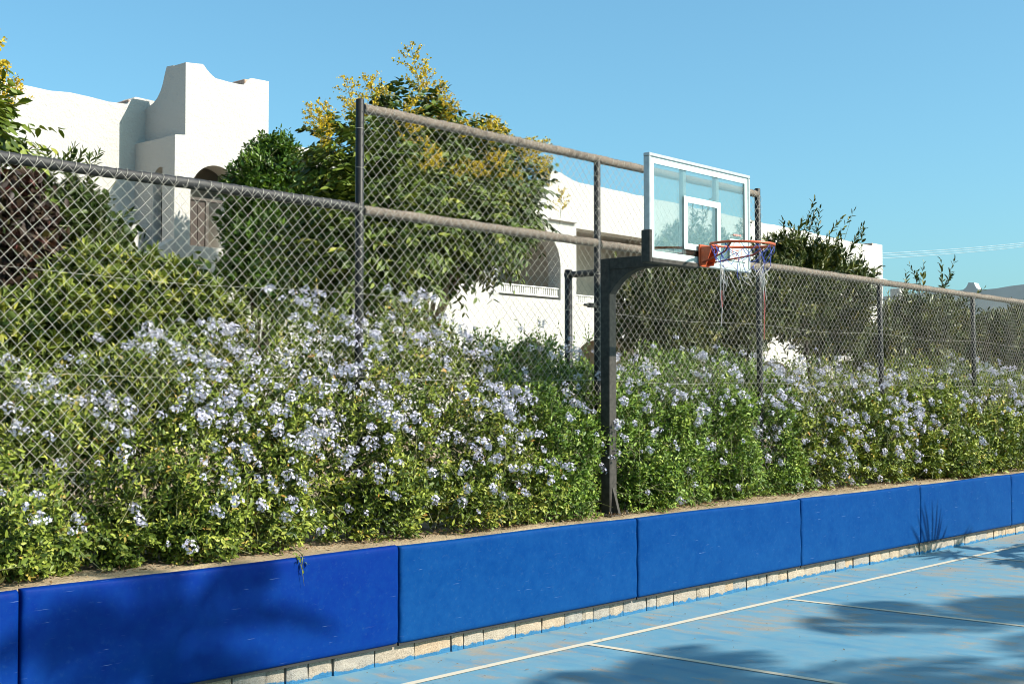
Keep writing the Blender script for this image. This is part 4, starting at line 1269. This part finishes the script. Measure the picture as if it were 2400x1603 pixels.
def shrub(name, base, lumps, label, cat, seed, mat, dens, Ls, nleaf=9, ratio=0.38, length=(0.14, 0.3), splay=0.85, upw=0.4, wands=0, wl=(0.3, 0.6), stem_mat='bark', r0=0.035, whorl=0.0, droop=0.2, shell=(0.6, 1.0), group=None):
    r = np.random.default_rng(seed)
    t = empty(name, base, label, cat, group)
    limbs(t, base, lumps, r, r0, M[stem_mat], 0.35)
    P, N = crown_points(r, lumps, dens, shell)
    ok = P[:, 2] > 0.85
    P, N = P[ok], N[ok]
    D = unit(N * 0.8 + np.array([0, 0, upw]) + r.normal(0, 0.4, P.shape))
    ln = r.uniform(length[0], length[1], len(P))
    parts = [shoots(r, P, D, ln, nleaf, Ls, ratio, splay, whorl=whorl, droop=droop)]
    tips, dirs, lens = [P[::2]], [D[::2]], [ln[::2] * 1.5]
    if wands:
        k = r.choice(len(P), wands, p=np.maximum(N[:, 2] + 0.1, 0.001) / np.sum(np.maximum(N[:, 2] + 0.1, 0.001)))
        W = P[k]; DW = unit(np.array([0, 0, 0.9]) + N[k] * 0.6 + r.normal(0, 0.38, W.shape)); lw = r.uniform(wl[0], wl[1], wands)
        W = W + DW * (lw * 0.85)[:, None]
        parts.append(shoots(r, W, DW, lw, 24, Ls, ratio, splay, droop=0.1))
        tips.append(W); dirs.append(DW); lens.append(lw)
    Pi, Ni = crown_points(r, lumps, dens * 0.45, (0.05, 0.5))
    Pi = Pi[Pi[:, 2] > 0.9]
    parts.append(shoots(r, Pi, r.normal(0, 1, Pi.shape), np.full(len(Pi), 0.22), 7, (Ls[0] * 1.2, Ls[1] * 1.2), 0.5, 1.1))
    foliage('crown', parts, M[mat], t)
    V, Q = stems_mesh(r, np.concatenate(tips), np.concatenate(dirs), np.concatenate(lens), 0.0035)
    link('twigs', np_mesh('twigs', V, Q), M['twig'], t, kind='stuff')
    return t

def L3(y, l, ky=1.0, kz=1.0):
    return [(x, y + dy, z, r_, r_ * ky, r_ * kz) for (x, z, r_, dy) in l]

def build_plants():
    golden_tree((11.55, 11.6, 0.78), L3(11.5, [(11.25, 4.85, 0.55, 0.1), (10.42, 4.40, 0.60, 0.0), (12.0, 4.45, 0.72, 0.1), (12.7, 4.48, 0.52, 0.0), (10.72, 3.87, 0.74, -0.1), (11.95, 4.0, 0.66, -0.1), (10.15, 3.50, 0.60, 0.1), (12.65, 4.15, 0.46, 0.0), (10.65, 3.35, 0.5, 0.1)]),
                'golden rain tree with yellow flower sprays behind the taller fence section', 70, 78, 62, 0.065,
                extra=[((11.12, 11.3, 5.45), 1.25), ((11.25, 11.5, 5.35), 1.0), ((10.48, 11.4, 5.15), 1.25), ((10.25, 11.5, 5.05), 1.05), ((9.75, 11.5, 4.65), 1.15), ((9.85, 11.4, 4.45), 1.0), ((13.2, 11.4, 4.85), 1.15), ((12.7, 11.5, 4.95), 1.1), ((13.55, 11.4, 4.55), 0.9), ((12.3, 11.5, 5.0), 1.0), ((13.9, 11.4, 4.25), 0.8)])
    golden_tree((4.05, 9.6, 0.78), L3(9.5, [(4.86, 3.78, 0.16, 0), (4.45, 3.75, 0.34, 0), (4.05, 3.9, 0.5, 0), (4.90, 3.50, 0.16, 0)]),
                'golden rain tree branch reaching in at the left edge', 71, 90, 10, 0.05, extra=[((4.86, 9.45, 4.0), 0.8), ((4.98, 9.45, 3.98), 0.7), ((4.7, 9.4, 3.95), 0.8)])
    shrub('ficus_tree', (15.4, 20.3, 0.78), L3(19.9, [(15.7, 6.25, 0.62, 0), (15.15, 5.7, 0.58, 0), (16.3, 5.75, 0.62, 0), (15.25, 4.85, 0.68, 0), (16.2, 4.8, 0.70, 0), (14.9, 4.15, 0.45, 0), (15.8, 3.95, 0.70, 0), (16.6, 4.0, 0.7, 0.2)]),
          'dense glossy dark green tree beside the white tower', 'tree', 72, 'ficus', 80, (0.085, 0.14), 9, 0.42, (0.2, 0.4), 0.9, 0.3, stem_mat='bark_dark', r0=0.08)
    shrub('purple_shrub', (4.75, 9.0, 0.78), L3(8.9, [(4.55, 2.95, 0.30, 0), (4.72, 3.22, 0.20, 0), (4.62, 2.60, 0.26, 0), (4.92, 2.90, 0.16, 0.1), (4.86, 2.62, 0.15, 0), (4.4, 3.2, 0.30, 0), (4.98, 3.12, 0.10, 0.1)]),
          'purple-leaved shrub at the left edge behind the fence', 'shrub', 73, 'purple', 120, (0.06, 0.10), 8, 0.5, (0.12, 0.24), 1.0, 0.1, droop=0.7, stem_mat='bark_dark', r0=0.025)
    shrub('privet_shrub', (5.6, 9.7, 0.78), L3(9.6, [(5.5, 3.30, 0.32, 0), (5.72, 3.38, 0.15, 0), (5.74, 3.02, 0.26, 0), (5.95, 3.10, 0.15, 0), (5.22, 3.36, 0.24, 0), (5.6, 2.8, 0.4, 0)]),
          'narrow-leaved green shrub in front of the long white wall', 'shrub', 74, 'privet', 130, (0.06, 0.10), 10, 0.28, (0.14, 0.26), 0.95, 0.6, 26, (0.2, 0.34), droop=0.5, stem_mat='bark_dark', r0=0.022)
    shrub('pittosporum_shrub', (5.4, 8.75, 0.78), L3(8.7, [(4.82, 2.31, 0.38, 0), (5.22, 2.50, 0.38, 0), (5.65, 2.60, 0.30, 0), (5.96, 2.52, 0.34, 0), (6.26, 2.36, 0.30, 0), (5.44, 2.15, 0.42, 0), (4.76, 2.0, 0.38, 0), (5.98, 2.72, 0.18, 0), (6.1, 2.0, 0.35, 0.05), (4.35, 2.2, 0.4, 0)]),
          'broad yellow-green rosette-leaved shrub behind the fence at left', 'shrub', 75, 'pitto', 170, (0.062, 0.105), 12, 0.30, (0.08, 0.16), 1.2, 0.5, whorl=0.55, droop=0.1, r0=0.03)
    G = 'dark evergreen shrubs behind the fence'
    sh = dict(mat='myrtle', nleaf=11, ratio=0.36, length=(0.18, 0.36), splay=0.8, upw=0.55, stem_mat='bark_dark', group=G)
    shrub('evergreen_shrub', (13.9, 9.8, 0.78), L3(9.7, [(13.75, 2.85, 0.62, 0), (14.1, 3.15, 0.5, 0), (14.3, 2.75, 0.55, 0), (14.3, 3.7, 0.40, 0), (15.1, 3.72, 0.42, 0)], 1.0, 0.95), 'dark evergreen shrub right behind the basketball pole', 'shrub', 76, dens=85, Ls=(0.065, 0.105), wands=26, wl=(0.35, 0.7), r0=0.05, **sh)
    shrub('evergreen_shrub', (15.82, 9.7, 0.78), L3(9.6, [(15.1, 3.1, 0.70, 0), (15.9, 3.2, 0.70, 0), (15.3, 2.7, 0.55, 0), (16.4, 3.2, 0.62, 0)], 1.0, 0.85), 'dark evergreen shrub with a bare black trunk below the hoop', 'shrub', 77, dens=78, Ls=(0.07, 0.11), wands=12, wl=(0.35, 0.7), r0=0.06, **sh)
    shrub('evergreen_shrub', (17.6, 9.7, 0.78), L3(9.6, [(17.1, 3.30, 0.75, 0), (17.0, 3.75, 0.5, 0), (18.2, 3.30, 0.70, 0), (17.9, 3.85, 0.36, 0), (18.75, 3.6, 0.40, 0), (18.1, 2.85, 0.6, 0)], 1.0, 0.9), 'tallest dark evergreen shrub with long shoots against the sky', 'shrub', 78, dens=72, Ls=(0.075, 0.12), wands=42, wl=(0.4, 0.95), r0=0.06, **sh)
    shrub('evergreen_shrub', (23.2, 10.3, 0.78), L3(10.2, [(22.6, 2.95, 0.72, 0), (24.1, 3.05, 0.72, 0), (22.1, 3.2, 0.48, 0), (23.3, 3.25, 0.45, 0), (21.0, 2.6, 0.6, 0)], 1.0, 0.9), 'evergreen shrub with a few shoots above the rail near the far house', 'shrub', 79, dens=55, Ls=(0.085, 0.14), wands=16, wl=(0.4, 0.9), r0=0.05, **sh)
    shrub('evergreen_shrub', (25.4, 9.7, 0.78), L3(9.6, [(25.3, 2.9, 0.75, 0), (24.7, 3.05, 0.5, 0), (26.2, 3.2, 0.6, 0), (27, 3.0, 0.7, 0)], 1.0, 0.9), 'evergreen shrub at the right edge of the photo', 'shrub', 80, dens=55, Ls=(0.085, 0.14), wands=4, wl=(0.3, 0.5), r0=0.05, **sh)

# ------------------------------------------------------------------ palms standing right of the camera, casting their shadows into the picture
def feather_palm(base, top, label, seed, nfr, flen, trunk_r=0.14, lean=(0, 0)):
    r = np.random.default_rng(seed)
    t = empty('feather_palm', base, label, 'palm')
    m = MB()
    b, c = Vector(base), Vector(top)
    m.tube([b - Vector((0, 0, .2)), b.lerp(c, 0.33) + Vector((0.05, 0, 0)), b.lerp(c, 0.66), c], [trunk_r * 1.3, trunk_r, trunk_r * 0.95, trunk_r * 0.9], 12)
    m.build('trunk', M['bark'], t)
    for i in range(nfr):
        a = i * 2.39996 + r.normal(0, 0.15); el = r.uniform(-0.3, 1.1); L = flen * r.uniform(0.8, 1.1)
        d = Vector((math.cos(a) * math.cos(el), math.sin(a) * math.cos(el), math.sin(el)))
        K = 12
        pts = []
        for k in range(K + 1):
            s = k / K
            pts.append(c + d * (L * s) + Vector((0, 0, -0.55 * L * s * s)))
        m = MB(); m.tube(pts, [0.022 * (1 - 0.85 * k / K) for k in range(K + 1)], 5)
        A = np.array([tuple(p) for p in pts])
        nl = 46
        s = np.linspace(0.12, 0.99, nl) * K
        i0 = np.clip(s.astype(int), 0, K - 1); f_ = (s - i0)[:, None]
        P = A[i0] * (1 - f_) + A[i0 + 1] * f_; T = unit(A[i0 + 1] - A[i0])
        S = unit(np.cross(T, np.array([[0, 0, 1.0]])))
        parts = []
        for sg in (-1, 1):
            D = T * 0.55 + sg * S * 0.8 + np.array([0, 0, -0.12]) + r.normal(0, 0.05, (nl, 3))
            Ls = 0.42 * flen / 1.8 * np.sin(PI * np.clip(s / K, 0.12, 0.93)) ** 0.6
            V, Q = leaf_arrays(P, D, np.tile([0, 0, 1.0], (nl, 1)) + 0.2 * sg * S, Ls, np.full(nl, 0.030 * flen / 1.6), 0.3, 0.1)
            parts.append((V, Q, np.repeat(r.random(nl), 6)))
        fr = m.build('frond', M['palm'], t)
        V, Q, R = join(parts)
        link('leaflets', np_mesh('leaflets', V, Q, R), M['palm'], fr, kind='stuff')

def fan_palm(base, top, label, seed, nfr, R0=0.75):
    r = np.random.default_rng(seed)
    t = empty('fan_palm', base, label, 'palm')
    m = MB(); b, c = Vector(base), Vector(top)
    m.tube([b - Vector((0, 0, .2)), b.lerp(c, 0.5), c], [0.16, 0.13, 0.12], 12); m.build('trunk', M['bark'], t)
    for i in range(nfr):
        a = i * 2.39996 + r.normal(0, 0.1); el = r.uniform(-0.5, 1.2)
        d = Vector((math.cos(a) * math.cos(el), math.sin(a) * math.cos(el), math.sin(el)))
        hub = c + d * r.uniform(0.55, 0.85)
        m = MB(); m.tube([c, c.lerp(hub, 0.5) + Vector((0, 0, 0.05)), hub], [0.016, 0.012, 0.010], 5)
        fr = m.build('frond', M['palm'], t)
        n = 20
        an = np.linspace(-1.9, 1.9, n)
        dn = np.array(tuple(d)); sd = unit(np.cross(dn, [0, 0, 1.0])[None])[0]
        D = np.cos(an)[:, None] * dn + np.sin(an)[:, None] * sd + r.normal(0, 0.03, (n, 3))
        nn = np.tile(np.cross(sd, dn), (n, 1))
        V, Q = leaf_arrays(np.tile(np.array(tuple(hub)), (n, 1)), D, nn, R0 * (0.75 + 0.25 * np.cos(an)) * r.uniform(0.9, 1.05, n), np.full(n, 0.05), 0.3, 0.25)
        link('blades', np_mesh('blades', V, Q, np.repeat(r.random(n), 6)), M['palm'], fr, kind='stuff')

def build_palms():
    feather_palm((15.3, -7.1, 0), (14.9, -6.5, 8.0), 'farther of two feather palms standing beside the court, right of the view', 90, 12, 2.5)
    feather_palm((8.95, -4.2, 0), (8.65, -3.6, 8.3), 'tall feather palm standing behind the court, right of the view', 91, 11, 1.35, 0.13)
    feather_palm((11.5, -7.0, 0), (11.1, -6.4, 8.0), 'slender feather palm standing nearest the camera, right of the view', 93, 18, 2.5, 0.12)
    fan_palm((16.9, 2.2, 0), (16.5, 2.6, 2.3), 'low fan palm standing beside the court, right of the view', 92, 9, 0.8)

def build_litter():
    r = np.random.default_rng(95)
    N = 9000
    x = r.uniform(0.9, 21, N); y = 6.63 + r.beta(1.3, 1.5, N) * 0.6
    P = np.stack([x, y, 0.800 + r.uniform(0, 0.012, N)], 1)
    D = r.normal(0, 1, (N, 3)); D[:, 2] *= 0.25
    Nn = r.normal(0, 0.35, (N, 3)) + np.array([0, 0, 1.0])
    Ls = r.uniform(0.010, 0.035, N)
    V, Q = leaf_arrays(P, D, Nn, Ls, Ls * r.uniform(0.12, 0.45, N))
    o = link('leaf_litter', np_mesh('leaf_litter', V, Q, np.repeat(r.random(N), 6)), M['dry'])
    tag(o, 'dry leaf litter scattered on the planter soil', 'leaf litter', None, 'stuff')
    N = 420
    x = r.uniform(5, 19, N); y = 6.54 - r.exponential(0.5, N)
    P = np.stack([x, y, np.full(N, 0.010)], 1)
    D = r.normal(0, 1, (N, 3)); D[:, 2] *= 0.1
    Nn = r.normal(0, 0.2, (N, 3)) + np.array([0, 0, 1.0])
    Ls = r.uniform(0.008, 0.030, N)
    V, Q = leaf_arrays(P, D, Nn, Ls, Ls * 0.35)
    o = link('leaf_litter', np_mesh('court_litter', V, Q, np.repeat(r.random(N) * 0.7, 6)), M['dry'])
    tag(o, 'tiny dry leaves scattered on the blue court', 'leaf litter', None, 'stuff')
build_plants(); build_palms(); build_litter()
